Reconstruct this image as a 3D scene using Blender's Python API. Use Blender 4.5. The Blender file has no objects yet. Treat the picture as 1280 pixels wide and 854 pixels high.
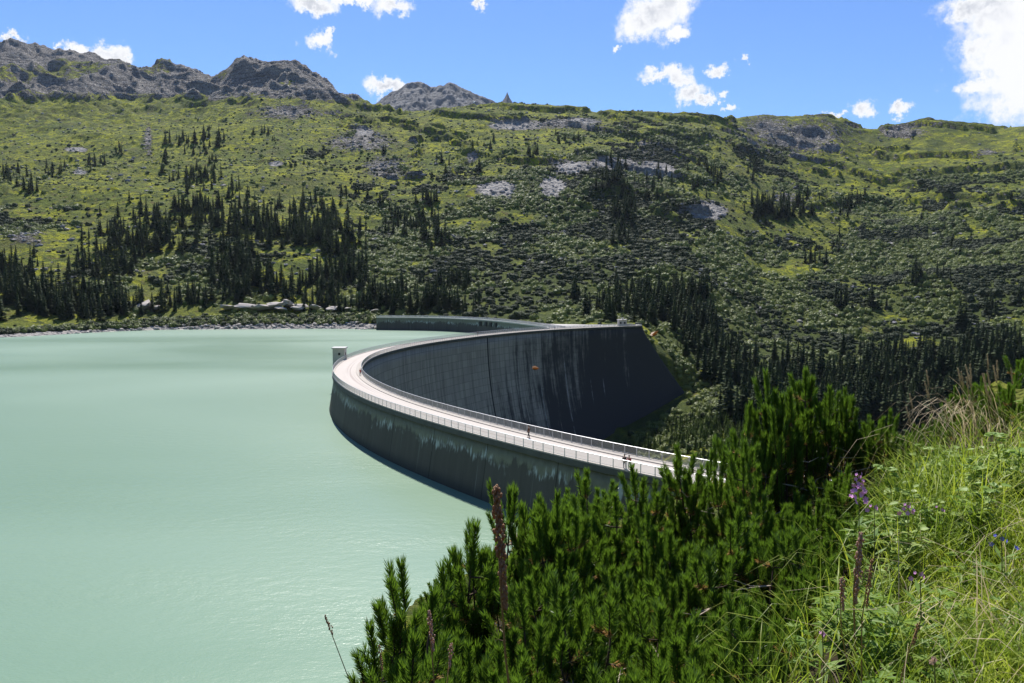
import bpy, bmesh, math, random
import numpy as np
from mathutils import Vector, Matrix
R_ = math.radians
random.seed(7); rng = np.random.default_rng(11)
sc = bpy.context.scene
C = sc.collection
F = 1005.0; HOR = 357.0; EYE = 21.5; PIT = math.atan(70 / F)
cp, sp = math.cos(PIT), math.sin(PIT)
WATER = -8.8

# ------------------------------------------------------------------ tags / linking
def tag(o, label=None, cat=None, group=None, kind=None):
    if label: o['label'] = label
    if cat: o['category'] = cat
    if group: o['group'] = group
    if kind: o['kind'] = kind
    return o

def empty(name, loc=(0, 0, 0), rz=0, scale=1):
    o = bpy.data.objects.new(name, None); C.objects.link(o)
    o.location = loc; o.rotation_euler = (0, 0, rz); o.scale = (scale,) * 3 if not isinstance(scale, tuple) else scale
    o.empty_display_size = .1
    return o

def link_mesh(name, me, mat=None, parent=None, smooth=False):
    if mat is not None and not me.materials: me.materials.append(mat)
    o = bpy.data.objects.new(name, me); C.objects.link(o)
    if parent is not None: o.parent = parent
    if smooth: me.polygons.foreach_set('use_smooth', np.ones(len(me.polygons), bool))
    return o

def mesh_np(name, V, Fc, smooth=False):
    """V (n,3), Fc (m,k) fixed k faces"""
    V = np.asarray(V, np.float32); Fc = np.asarray(Fc, np.int32)
    me = bpy.data.meshes.new(name)
    me.vertices.add(len(V)); me.vertices.foreach_set('co', V.ravel())
    m, k = Fc.shape
    me.loops.add(m * k); me.loops.foreach_set('vertex_index', Fc.ravel())
    me.polygons.add(m); me.polygons.foreach_set('loop_start', np.arange(0, m * k, k, dtype=np.int32))
    if smooth: me.polygons.foreach_set('use_smooth', np.ones(m, bool))
    me.update(calc_edges=True); me.validate()
    return me

class MB:
    def __init__(s): s.v = []; s.f = []
    def box(s, c, size, rz=0, taper=1.0):
        x, y, z = [q / 2 for q in size]; n = len(s.v); cr, sr = math.cos(rz), math.sin(rz)
        for dz in (-1, 1):
            t = taper if dz > 0 else 1
            for dx, dy in ((-1, -1), (1, -1), (1, 1), (-1, 1)):
                px, py = dx * x * t, dy * y * t
                s.v.append((c[0] + px * cr - py * sr, c[1] + px * sr + py * cr, c[2] + dz * z))
        for q in ((0, 3, 2, 1), (4, 5, 6, 7), (0, 1, 5, 4), (1, 2, 6, 5), (2, 3, 7, 6), (3, 0, 4, 7)):
            s.f.append(tuple(n + i for i in q))
    def tube(s, pts, rad, n=6, cap=True):
        pts = [Vector(p) for p in pts]
        if not hasattr(rad, '__len__'): rad = [rad] * len(pts)
        b = len(s.v); prev = None
        for i, p in enumerate(pts):
            d = (pts[min(i + 1, len(pts) - 1)] - pts[max(i - 1, 0)]).normalized()
            if prev is None:
                a = d.orthogonal().normalized()
            else:
                a = (prev - d * prev.dot(d)).normalized()
            prev = a; c2 = d.cross(a)
            for k in range(n):
                t = 2 * math.pi * k / n
                s.v.append(tuple(p + (a * math.cos(t) + c2 * math.sin(t)) * rad[i]))
        for i in range(len(pts) - 1):
            for k in range(n):
                s.f.append((b + i * n + k, b + i * n + (k + 1) % n, b + (i + 1) * n + (k + 1) % n, b + (i + 1) * n + k))
        if cap:
            s.f.append(tuple(b + k for k in reversed(range(n)))); s.f.append(tuple(b + (len(pts) - 1) * n + k for k in range(n)))
    def blob(s, c, r, seed=0, sub=2, amp=.25):
        bm = bmesh.new(); bmesh.ops.create_icosphere(bm, subdivisions=sub, radius=1)
        rr = random.Random(seed); ph = [rr.uniform(0, 6.28) for _ in range(6)]; n = len(s.v)
        for v in bm.verts:
            x, y, z = v.co
            k = 1 + amp * (math.sin(2.3 * x + ph[0]) * math.cos(2.9 * y + ph[1]) + .6 * math.sin(4.7 * z + ph[2] + 3 * x) + .4 * math.sin(7 * y + ph[3] + 5 * z))
            s.v.append((c[0] + x * k * r[0], c[1] + y * k * r[1], c[2] + z * k * r[2]))
        for f in bm.faces: s.f.append(tuple(n + v.index for v in f.verts))
        bm.free()
    def build(s, name, mat, parent=None, smooth=False):
        me = bpy.data.meshes.new(name); me.from_pydata(s.v, [], s.f); me.update()
        return link_mesh(name, me, mat, parent, smooth)

# ------------------------------------------------------------------ numpy noise
def _hash(ix, iy, seed):
    h = (ix.astype(np.int64) * 374761393 + iy.astype(np.int64) * 668265263 + seed * 2147483647 % 1000003 * 97) & 0xffffffff
    h = ((h ^ (h >> 13)) * 1274126177) & 0xffffffff
    h = (h ^ (h >> 16)) & 0xffffff
    return h / float(0xffffff)
def vnoise(x, y, seed=0):
    ix = np.floor(x); iy = np.floor(y); fx = x - ix; fy = y - iy
    ix = ix.astype(np.int64); iy = iy.astype(np.int64)
    fx = fx * fx * fx * (fx * (fx * 6 - 15) + 10); fy = fy * fy * fy * (fy * (fy * 6 - 15) + 10)
    a = _hash(ix, iy, seed); b = _hash(ix + 1, iy, seed); c = _hash(ix, iy + 1, seed); d = _hash(ix + 1, iy + 1, seed)
    return (a * (1 - fx) + b * fx) * (1 - fy) + (c * (1 - fx) + d * fx) * fy
def fbm(x, y, octs=4, seed=0, gain=.5):
    s = 0; a = 1; t = 0
    for o in range(octs):
        cx, sx = math.cos(.7 * o + .3), math.sin(.7 * o + .3)
        s = s + a * (vnoise((x * cx - y * sx) * 2 ** o, (x * sx + y * cx) * 2 ** o, seed + o * 17) * 2 - 1); t += a; a *= gain
    return s / t
def ridged(x, y, octs=4, seed=0, gain=.55):
    s = 0; a = 1; t = 0
    for o in range(octs):
        cx, sx = math.cos(.9 * o + .2), math.sin(.9 * o + .2)
        n = 1 - np.abs(vnoise((x * cx - y * sx) * 2 ** o, (x * sx + y * cx) * 2 ** o, seed + o * 31) * 2 - 1)
        s = s + a * n * n; t += a; a *= gain
    return s / t
def sst(x, a, b):
    t = np.clip((x - a) / (b - a), 0, 1); return t * t * (3 - 2 * t)

# ------------------------------------------------------------------ projection helpers (used to place things where the photo has them)
def project(X, Y, Z):
    z = Z - EYE; fw = Y * cp - z * sp; up = Y * sp + z * cp
    fw = np.where(np.abs(fw) < 1e-3, 1e-3, fw)
    return 640 + F * X / fw, 427 - F * up / fw
def ray(u, v):
    dx = (u - 640) / F; dz = -(v - 427) / F
    return dx, cp + dz * sp, dz * cp - sp          # world direction
def on_plane(u, v, z):
    d = ray(u, v); k = (z - EYE) / d[2]; return d[0] * k, d[1] * k
def at_depth(u, v, Y):
    d = ray(u, v); k = Y / d[1]; return Vector((d[0] * k, Y, EYE + d[2] * k))

# ------------------------------------------------------------------ materials
def new_mat(name):
    m = bpy.data.materials.new(name); m.use_nodes = True
    nt = m.node_tree; b = nt.nodes['Principled BSDF']
    b.inputs['Roughness'].default_value = .8
    b.inputs['Specular IOR Level'].default_value = .3
    return m, nt, b
def N(nt, t, **kw):
    n = nt.nodes.new(t)
    for k, v in kw.items():
        if k in n.inputs.keys(): n.inputs[k].default_value = v
        else: setattr(n, k, v)
    return n
def noise(nt, vec, scale, detail=4, rough=.55, dist=0):
    n = N(nt, 'ShaderNodeTexNoise'); n.inputs['Scale'].default_value = scale; n.inputs['Detail'].default_value = detail
    n.inputs['Roughness'].default_value = rough; n.inputs['Distortion'].default_value = dist
    if vec is not None: nt.links.new(vec, n.inputs['Vector'])
    return n.outputs['Fac']
def rng_(nt, fac, a, b, c=0, d=1):
    n = N(nt, 'ShaderNodeMapRange'); n.interpolation_type = 'SMOOTHSTEP'
    n.inputs['From Min'].default_value = a; n.inputs['From Max'].default_value = b
    n.inputs['To Min'].default_value = c; n.inputs['To Max'].default_value = d
    nt.links.new(fac, n.inputs['Value']); return n.outputs['Result']
def mixc(nt, fac, a, b):
    n = N(nt, 'ShaderNodeMix', data_type='RGBA')
    if isinstance(fac, (int, float)): n.inputs[0].default_value = fac
    else: nt.links.new(fac, n.inputs[0])
    for s, q in ((6, a), (7, b)):
        if isinstance(q, tuple): n.inputs[s].default_value = (*q, 1)
        else: nt.links.new(q, n.inputs[s])
    return n.outputs[2]
def math_(nt, op, a, b=None, clamp=False):
    n = N(nt, 'ShaderNodeMath', operation=op, use_clamp=clamp)
    for i, q in enumerate((a, b)):
        if q is None: continue
        if isinstance(q, (int, float)): n.inputs[i].default_value = q
        else: nt.links.new(q, n.inputs[i])
    return n.outputs[0]
def mapping(nt, vec, scale):
    n = N(nt, 'ShaderNodeMapping'); n.inputs['Scale'].default_value = scale; nt.links.new(vec, n.inputs['Vector']); return n.outputs[0]
def bump(nt, b, h, strength, dist):
    n = N(nt, 'ShaderNodeBump'); n.inputs['Strength'].default_value = strength; n.inputs['Distance'].default_value = dist
    nt.links.new(h, n.inputs['Height']); nt.links.new(n.outputs[0], b.inputs['Normal'])
def pos(nt): return N(nt, 'ShaderNodeNewGeometry').outputs['Position']
def objc(nt): return N(nt, 'ShaderNodeTexCoord').outputs['Object']

def plain(name, col, rough=.7, var=.25, scale=6, metal=0, bumps=.2):
    m, nt, b = new_mat(name); v = objc(nt)
    n = noise(nt, v, scale, 5)
    c = mixc(nt, n, tuple(q * (1 - var) for q in col), tuple(min(1, q * (1 + var)) for q in col))
    nt.links.new(c, b.inputs['Base Color']); b.inputs['Roughness'].default_value = rough; b.inputs['Metallic'].default_value = metal
    if bumps: bump(nt, b, noise(nt, v, scale * 4, 3), bumps, .02)
    return m

def leaf_mat(name, c1, c2, trans=.35, rough=.55, tcol=None, spec=.3, random_=True):
    m, nt, b = new_mat(name)
    oi = N(nt, 'ShaderNodeObjectInfo').outputs['Random']
    n = noise(nt, objc(nt), 3.0, 3)
    f = math_(nt, 'ADD', math_(nt, 'MULTIPLY', oi, .5), math_(nt, 'MULTIPLY', n, .6), True) if random_ else rng_(nt, n, .35, .65)
    c = mixc(nt, f, c1, c2)
    nt.links.new(c, b.inputs['Base Color']); b.inputs['Roughness'].default_value = rough; b.inputs['Specular IOR Level'].default_value = spec
    t = N(nt, 'ShaderNodeBsdfTranslucent')
    if tcol: t.inputs['Color'].default_value = (*tcol, 1)
    else: nt.links.new(c, t.inputs['Color'])
    mx = N(nt, 'ShaderNodeMixShader'); mx.inputs[0].default_value = trans
    nt.links.new(b.outputs[0], mx.inputs[1]); nt.links.new(t.outputs[0], mx.inputs[2])
    nt.links.new(mx.outputs[0], nt.nodes['Material Output'].inputs['Surface'])
    return m

M = {}
M['bark'] = plain('bark', (.09, .06, .04), .9, .5, 9)
M['dead'] = plain('dead_twig', (.46, .38, .30), .8, .35, 9)
M['needle'] = leaf_mat('pine_needle', (.036, .090, .015), (.165, .255, .038), .36, .36, (.18, .32, .025), .5)
M['needle_old'] = leaf_mat('old_needle', (.42, .30, .08), (.55, .30, .11), .4, .6)
M['spruce'] = leaf_mat('spruce_crown', (.026, .046, .018), (.062, .090, .030), .28, .8, None, .15)
M['young'] = leaf_mat('young_spruce', (.06, .10, .02), (.12, .17, .03), .42, .8, None, .15)
M['shrub'] = leaf_mat('alder_leaves', (.10, .145, .026), (.25, .29, .06), .34, .55, None, .4)
M['scrub'] = leaf_mat('pine_scrub', (.024, .040, .014), (.048, .068, .022), .2, .7, None, .2)
M['rockobj'] = plain('pale_rock', (.42, .38, .34), .9, .35, .9, bumps=.6)
M['grey_rock'] = plain('grey_rock', (.25, .24, .25), .9, .4, .5, bumps=.6)
M['steel'] = plain('galvanised_steel', (.5, .51, .53), .45, .12, 4, .6, 0)
M['wallc'] = plain('pale_render', (.5, .48, .44), .85, .15, 1.2)
M['roofc'] = plain('roof_slab', (.6, .58, .55), .85, .12, 1.5)
M['dark'] = plain('dark_opening', (.02, .022, .025), .5, .2, 2, 0, 0)

# --- terrain material
def terrain_mat():
    m, nt, b = new_mat('hillside'); P = pos(nt)
    at = lambda n: N(nt, 'ShaderNodeAttribute', attribute_name=n).outputs['Fac']
    big = noise(nt, P, .006, 5, .6); mid = noise(nt, P, .045, 5, .65, .5); sm = noise(nt, P, .35, 6, .7)
    g = mixc(nt, rng_(nt, big, .35, .65), (.13, .17, .024), (.20, .22, .032))
    g = mixc(nt, rng_(nt, mid, .47, .58), g, (.36, .37, .022))
    g = mixc(nt, math_(nt, 'MULTIPLY', rng_(nt, noise(nt, P, .013, 5, .7, 1.5), .50, .62), .75), g, (.13, .14, .05))
    g = mixc(nt, rng_(nt, noise(nt, P, .11, 4, .7), .55, .68), g, (.16, .12, .05))
    g = mixc(nt, rng_(nt, noise(nt, P, .09, 5, .75, .4), .5, .58), g, (.08, .105, .026))
    g = mixc(nt, rng_(nt, sm, .52, .66), g, (.085, .11, .026))
    g = mixc(nt, at('scrub'), g, (.07, .095, .026))
    # rock
    v = N(nt, 'ShaderNodeTexVoronoi', feature='F1'); v.inputs['Scale'].default_value = .12; nt.links.new(P, v.inputs['Vector'])
    v2 = N(nt, 'ShaderNodeTexVoronoi', feature='DISTANCE_TO_EDGE'); v2.inputs['Scale'].default_value = .16
    wp = N(nt, 'ShaderNodeVectorMath', operation='ADD'); nw = N(nt, 'ShaderNodeTexNoise'); nw.inputs['Scale'].default_value = .06; nw.inputs['Detail'].default_value = 4
    nt.links.new(P, nw.inputs['Vector']); sc_ = N(nt, 'ShaderNodeVectorMath', operation='SCALE'); sc_.inputs['Scale'].default_value = 22
    nt.links.new(nw.outputs['Color'], sc_.inputs[0]); nt.links.new(P, wp.inputs[0]); nt.links.new(sc_.outputs[0], wp.inputs[1])
    nt.links.new(wp.outputs[0], v2.inputs['Vector'])
    r1 = noise(nt, P, .09, 7, .72, .6); r2 = noise(nt, P, .5, 5, .7)
    rc = mixc(nt, rng_(nt, r1, .35, .65), (.20, .19, .18), (.46, .43, .39))
    strat = noise(nt, mapping(nt, P, (.012, .02, .22)), 1, 5, .7, .4)
    rc = mixc(nt, rng_(nt, strat, .54, .60), rc, (.11, .105, .10))
    rc = mixc(nt, rng_(nt, strat, .44, .38), rc, (.50, .47, .42))
    rc = mixc(nt, rng_(nt, v2.outputs['Distance'], 0, .10, 1, 0), rc, (.06, .06, .065))
    rc = mixc(nt, rng_(nt, r2, .5, .7), rc, (.46, .43, .41))
    rc = mixc(nt, at('pale'), rc, mixc(nt, rng_(nt, r1, .42, .6), (.55, .52, .48), (.30, .29, .28)))
    rm = math_(nt, 'ADD', at('rock'), math_(nt, 'MULTIPLY', math_(nt, 'SUBTRACT', noise(nt, P, .12, 6, .75), .5), 1.6))
    rmask = rng_(nt, rm, .42, .58)
    g = mixc(nt, rmask, g, rc)
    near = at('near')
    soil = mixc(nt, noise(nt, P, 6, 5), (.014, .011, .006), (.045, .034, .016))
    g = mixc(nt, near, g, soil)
    nt.links.new(g, b.inputs['Base Color']); b.inputs['Roughness'].default_value = .95; b.inputs['Specular IOR Level'].default_value = .1
    h = math_(nt, 'ADD', math_(nt, 'ADD', math_(nt, 'MULTIPLY', sm, .6), math_(nt, 'MULTIPLY', math_(nt, 'MULTIPLY', strat, rmask), 2.2)), math_(nt, 'ADD', math_(nt, 'MULTIPLY', r1, 1.2), math_(nt, 'MULTIPLY', math_(nt, 'MULTIPLY', rng_(nt, v2.outputs['Distance'], 0, .3), rmask), .9)))
    bp_ = N(nt, 'ShaderNodeBump'); bp_.inputs['Distance'].default_value = 5.0; nt.links.new(math_(nt, 'SUBTRACT', 1.0, near), bp_.inputs['Strength']); nt.links.new(h, bp_.inputs['Height']); nt.links.new(bp_.outputs[0], b.inputs['Normal'])
    return m
M['terrain'] = terrain_mat()

# ------------------------------------------------------------------ dam plan geometry
CX, CY = 170.0, 243.2
PH = np.array([100, 115, 130, 140, 148, 158, 168, 180, 193, 205, 214, 225, 240.])
DL = np.array([0, 0, 0, -1, -3, -3.5, -1.5, 1, 1.6, .5, -.7, .3, .3])
_pf = np.linspace(100, 240, 561); _df = np.interp(_pf, PH, DL); _k = np.ones(41) / 41
_df = np.convolve(np.pad(_df, 20, 'edge'), _k, 'valid')
def rout(ph): return 217.2 + np.interp(ph, _pf, _df)
def rin(ph): return rout(ph) - 6.2
def arc(ph, r): return CX + r * np.cos(np.radians(ph)), CY + r * np.sin(np.radians(ph))
PH_A, PH_B = 233.0, 118.5            # near end, far end of the crest
def ph_far(z): return np.interp(-z, [0, 4, 37, 60, 100], [118.5, 118.0, 111.5, 106, 100])
SIDE = [(-93, 551), (-50, 542), (-21, 512), (-9, 491), (8, 448), (22, 405)]   # side dam, lake-side edge (plan)

# ------------------------------------------------------------------ terrain heights
SKY_U = [-400, -150, 0, 28, 60, 100, 150, 178, 200, 212, 230, 255, 272, 298, 312, 335, 350, 372, 388, 398, 420, 450, 480, 500, 560, 600, 650, 700, 800, 870, 905, 935, 965, 1010, 1040, 1060, 1090, 1115, 1150, 1200, 1240, 1280, 1500, 1900]
SKY_V = [120, 90, 63, 52, 66, 70, 78, 87, 91, 80, 84, 82, 88, 80, 71, 77, 76, 80, 88, 96, 100, 110, 122, 136, 135, 132, 134, 138, 142, 143, 140, 137, 140, 145, 146, 154, 156, 154, 147, 151, 155, 153, 150, 170]
# columns: u -> [(Y, zrel)] ; zrel is relative to the eye; 'v' entries give the photo row
def V(Y, v): return (Y, -(v - HOR) / F * Y)
COL = {
 -900: [(15, -14), (40, -34), (150, -45), (260, -40), (300, -30.3), (306, -26), (330, -22), V(420, 330), V(700, 250), V(1100, 180), V(1600, 120), (2000, 420), (3000, 250)],
 -300: [(15, -14), (40, -34), (150, -45), (330, -40), (372, -30.3), (378, -27), V(410, 400), V(500, 357), V(800, 270), V(1250, 200), V(1900, 122), V(2400, 95), (3200, 400)],
 0:    [(15, -11), (40, -32), (150, -45), (430, -40), (466, -30.3), (472, -27), V(500, 405), V(600, 355), V(850, 270), V(1250, 200), V(1850, 121), V(2350, 63), (3200, 380)],
 200:  [(15, -9), (40, -30), (150, -45), (520, -40), (551, -30.3), (556, -27), V(585, 392), V(650, 360), V(860, 272), V(1220, 200), V(1800, 124), V(2300, 86), (3200, 380)],
 400:  [(15, -8), (40, -26), (100, -45), (540, -40), (568, -30.3), (573, -27), V(592, 392), V(660, 362), V(870, 280), V(1200, 200), V(1600, 130), V(2000, 92), (3000, 300)],
 500:  [(15, -6.8), (40, -20), (80, -32), (110, -45), (545, -40), (556, -27), V(575, 393), V(680, 345), V(770, 325), V(900, 280), V(1150, 205), V(1400, 160), V(1600, 136), (2600, 200)],
 640:  [(15, -5.6), (40, -15), (80, -27), (110, -42), (440, -40), (500, -38), (520, -24), V(560, 394), V(680, 345), V(750, 326), V(880, 285), V(1150, 205), V(1400, 160), V(1600, 134), (2600, 200)],
 740:  [(15, -5.1), (40, -13), (80, -24), (105, -40), (380, -50), (425, -24), (450, -22.5), V(560, 392), V(680, 345), V(750, 326), V(880, 285), V(1150, 205), V(1400, 165), V(1600, 140), (2600, 200)],
 800:  [(15, -4.9), (40, -12.5), (80, -23), (110, -45), (200, -75), (320, -70), (400, -72), (425, -40), (440, -21), (470, -22), V(560, 396), V(660, 352), V(750, 330), V(880, 290), V(1150, 215), V(1400, 170), V(1600, 142), (2600, 200)],
 870:  [(15, -4.7), (40, -12), (85, -21), (110, -35), (200, -65), (330, -67), (400, -59), (430, -55), (450, -48), (480, -42), (520, -34), V(600, 392), V(750, 330), V(930, 275), V(1150, 220), V(1400, 175), V(1600, 143), (2600, 200)],
 950:  [(15, -4.4), (40, -11), (75, -17.5), (110, -32), (200, -62), (330, -72), (400, -68), (480, -62), (560, -50), (650, -35), V(800, 344), V(1000, 282), V(1250, 222), V(1500, 180), V(1700, 138), (2600, 240)],
 1100: [(15, -3.9), (40, -10.5), (75, -21), (110, -38), (250, -80), (400, -95), (480, -85), (560, -62), (650, -42), V(800, 351), V(1000, 286), V(1250, 238), V(1450, 210), V(1700, 156), (2600, 240)],
 1280: [(15, -3.2), (40, -9), (75, -20), (120, -38), (250, -80), (400, -85), (480, -70), (550, -48), (650, -18), V(800, 312), V(1000, 260), V(1300, 210), V(1600, 153), (2600, 240)],
 1600: [(15, -2.2), (40, -6), (75, -16), (120, -32), (250, -70), (400, -72), (500, -50), (650, 5), V(800, 280), V(1000, 240), V(1300, 190), V(1600, 150), (2600, 240)],
 2600: [(15, 0), (40, 2), (100, 5), (250, -10), (400, 0), (650, 60), (1000, 180), (1600, 320), (3000, 300)],
}
lnY = np.linspace(math.log(.3), math.log(7500), 1400)
us = sorted(COL)
def near_ground(X, Y):
    z = -1.35 + .33 * X - .2 * Y - 1.6 * np.maximum(0, -(X + .1 * Y))
    return z
tab = []
for u in us:
    a = (u - 640) / F; pts = [(y, float(near_ground(a * y, y))) for y in (.3, .7, 1.5, 3, 5, 7, 9)]
    if u == 2600: pts = [(y, -1.35 + .16 * y) for y in (.3, 3)]
    if u < 0: pts = [(y, -1.35 - 1.0 * y) for y in (.3, 3, 8)]
    pts += COL[u] + [(7500, -100)]
    py = np.log([q[0] for q in pts]); pz = np.array([q[1] for q in pts])
    z = np.interp(lnY, py, pz)
    k = np.exp(-.5 * (np.arange(-14, 15) / 4.5) ** 2); k /= k.sum()
    z = np.convolve(np.pad(z, 14, 'edge'), k, 'valid'); tab.append(z)
tab = np.array(tab); usa = np.array(us, float)
def base_h(th, r):
    """th in degrees from +Y to the right, r horizontal distance"""
    c = np.cos(np.radians(np.clip(np.abs(th), 0, 62)))
    Y = r * c; a = np.tan(np.radians(np.clip(th, -62, 62)))
    u = np.clip(640 + F * a, usa[0], usa[-1] - 1e-3)
    i = np.clip(np.searchsorted(usa, u, side='right') - 1, 0, len(usa) - 2)
    t = (u - usa[i]) / (usa[i + 1] - usa[i])
    fj = (np.log(np.maximum(Y, .31)) - lnY[0]) / (lnY[1] - lnY[0]); j = np.clip(fj.astype(int), 0, len(lnY) - 2); s = np.clip(fj - j, 0, 1)
    g = lambda ii: tab[ii, j] * (1 - s) + tab[ii, j + 1] * s
    z = g(i) * (1 - t) + g(i + 1) * t
    # skyline correction
    Yr = np.interp(u, [-900, -300, 0, 200, 400, 500, 870, 950, 1280, 2600], [2000, 2400, 2350, 2300, 2000, 1600, 1600, 1700, 1600, 1600])
    v0 = np.interp(u, [-900, -300, 0, 200, 400, 500, 640, 740, 870, 950, 1100, 1280, 2600], [120, 95, 63, 86, 92, 136, 134, 140, 143, 138, 156, 153, 153])
    vs = np.interp(u, SKY_U, SKY_V)
    z = z + (v0 - vs) / F * Yr * sst(Y, .80 * Yr, .985 * Yr)
    # behind the viewer the hill goes on rising
    bk = sst(np.abs(th), 75, 110)
    z = z * (1 - bk) + (-1.35 + np.minimum(r, 900) * .35) * bk
    return z

def height(th, r):
    X = r * np.sin(np.radians(th)); Y = r * np.cos(np.radians(th))
    z = base_h(th, r) + EYE
    u = 640 + F * np.tan(np.radians(np.clip(th, -62, 62)))
    # valley inside the arc
    rc = np.hypot(X - CX, Y - CY); ph = np.degrees(np.arctan2(Y - CY, X - CX)) % 360
    vin = np.interp(ph, [100, 112, 119, 125, 140, 160, 180, 200, 212, 220, 226, 233, 245], [-30, -38, -47, -53, -68, -78, -82, -70, -45, -25, -8, -2, 0])
    ro = rout(np.clip(ph, 100, 240))
    w = (1 - sst(rc, ro - 12, ro - 2)) * sst(rc, 110, 185) * sst(ph, 99, 108) * (1 - sst(ph, 236, 250))
    z = z * (1 - w) + vin * w
    # hillock with scrub in front of the crag right of the dam
    # displacement
    far = sst(r, 440, 620); up = sst(z, -6, 25)
    rk = sst(z, 250, 420) * (1 - sst(u, 430, 560))
    amp = far * (.15 + .85 * up)
    ksk = 1 - .65 * sst(Y, 1150, 1600)
    z = z + amp * ksk * (15 * (ridged(X / 260 + .3, Y / 330, 2, 14) - .6) + 9.0 * fbm(X / 120, Y / 120, 4, 3)) + amp * (0 + 3.6 * (ridged(X / 55, Y / 70, 4, 5) - .5) + 1.6 * fbm(X / 14, Y / 14, 4, 9, .6))
    rg = (ridged(X / 210 + .4, (Y + .5 * X) / 120, 4, 21, .5) - .5)
    z = z + rk * (58 * rg + 8 * (ridged(X / 40, Y / 34, 3, 77, .5) - .5))
    # crags on the right: craggy steps
    cr = np.exp(-(((u - 1000) / 85) ** 2 + ((Y - 1520) / 170) ** 2))
    z = z + cr * (34 * (ridged(X / 90, Y / 70, 5, 41, .6) - .5))
    # terraces / ledges: steepened outcrops over the middle slopes
    mid = sst(Y, 800, 950) * (1 - sst(z, 380, 480))
    wx = 40 * fbm(X / 90, Y / 90, 3, 64)
    z = z + mid * (.25 + .75 * sst(u, 380, 520)) * 10 * sst(ridged((X + wx) / 150 + 3, (Y + .35 * X - wx) / 110, 4, 61, .6), .60, .72)
    nearm = sst(r, .8, 2.5) * (1 - sst(r, 60, 200))
    z = z + nearm * .06 * fbm(X / .8, Y / .8, 4, 91) * np.minimum(r, 8)
    z = z - .5 * (1 - sst(X - (.71 * Y - 1.15), -.6, .25)) * sst(Y, 1.6, 3.0) * (1 - sst(r, 14, 30))
    return z

th1 = np.concatenate([np.linspace(-180, -50, 40, endpoint=False), np.linspace(-50, -36, 60, endpoint=False), np.linspace(-36, 36, 860, endpoint=False),
                      np.linspace(36, 50, 60, endpoint=False), np.linspace(50, 180, 41)])
r1 = np.concatenate([np.geomspace(.4, 12, 60, endpoint=False), np.geomspace(12, 420, 150, endpoint=False), np.geomspace(420, 2750, 820, endpoint=False), np.geomspace(2750, 8000, 30)])
TH, RR = np.meshgrid(th1, r1, indexing='ij')
ZG = height(TH.ravel(), RR.ravel()).reshape(TH.shape)
XG = RR * np.sin(np.radians(TH)); YG = RR * np.cos(np.radians(TH))
def ground(X, Y):
    X = np.atleast_1d(np.asarray(X, float)); Y = np.atleast_1d(np.asarray(Y, float))
    th = np.degrees(np.arctan2(X, Y)); r = np.clip(np.hypot(X, Y), r1[0], r1[-1])
    fi = np.interp(th, th1, np.arange(len(th1))); fj = np.interp(r, r1, np.arange(len(r1)))
    i = np.clip(fi.astype(int), 0, len(th1) - 2); j = np.clip(fj.astype(int), 0, len(r1) - 2); a = fi - i; b = fj - j
    return (ZG[i, j] * (1 - b) + ZG[i, j + 1] * b) * (1 - a) + (ZG[i + 1, j] * (1 - b) + ZG[i + 1, j + 1] * b) * a
def g1(x, y): return float(ground(x, y)[0])

UG, VG = project(XG, YG, ZG)
def ell(U, V_, L):
    m = np.zeros_like(U)
    for (u, v, su, sv) in L:
        m = np.maximum(m, np.exp(-(((U - u) / su) ** 2 + ((V_ - v) / sv) ** 2)))
    return m
PALE = [(623, 237, 28, 13), (690, 235, 20, 16), (640, 157, 26, 5), (760, 205, 22, 7), (715, 210, 22, 9), (825, 215, 20, 9), (885, 265, 20, 9), (100, 215, 8, 3), (590, 197, 6, 4),
        (530, 250, 4, 3), (345, 205, 8, 3), (95, 187, 14, 3), (180, 385, 20, 3), (455, 165, 10, 4), (725, 152, 18, 4)]
ROCK = [(450, 178, 60, 16), (360, 140, 60, 12), (480, 210, 40, 18), (1000, 172, 70, 26), (960, 160, 40, 22), (1130, 165, 40, 8), (700, 155, 60, 8), (815, 190, 30, 12),
        (120, 112, 130, 10), (300, 112, 160, 9), (400, 118, 60, 10), (880, 262, 25, 14), (30, 295, 40, 18), (800, 205, 50, 18), (980, 250, 25, 14), (1235, 190, 18, 5), (185, 175, 8, 28)]
SCRUB = [(20, 285, 110, 28), (650, 350, 210, 32), (430, 170, 40, 5), (960, 190, 30, 20), (1130, 330, 200, 60), (740, 230, 120, 60), (480, 270, 60, 30), (250, 330, 120, 40), (900, 400, 120, 60), (1180, 225, 80, 14), (840, 165, 90, 14), (430, 145, 30, 6)]
slope = np.abs(np.gradient(ZG, axis=1) / np.gradient(RR, axis=1))
fbA = fbm(XG / 70, YG / 70, 4, 55)
rock = .62 * ell(UG, VG, ROCK) + 1.35 * ell(UG, VG, PALE)
rock = rock + 1.0 * sst(-VG + (116 + 24 * fbA), -4, 6) * (1 - sst(UG, 420, 500)) * sst(RR, 1200, 1500) * (.30 + .65 * sst(fbm(XG / 130, YG / 100, 4, 8), -.3, .1))
rock = rock + .32 * sst(slope, .7, 1.1) * sst(RR, 700, 900) + .05 * sst(RR, 900, 1100)
shore = sst(ZG, -9.5, -8.6) * (1 - sst(ZG + 1.2 * fbA, -5.6, -4.2)) * sst(RR, 250, 300) * (1 - sst(RR, 640, 680)) * (1 - sst(UG, 470, 480))
rock = rock + shore * 1.2
pale = np.clip(ell(UG, VG, PALE) * 1.5 + shore, 0, 1)
fbB = fbm(XG / 38, YG / 38, 5, 71, .6); fbC = fbm(XG / 160, YG / 160, 3, 19)
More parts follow.
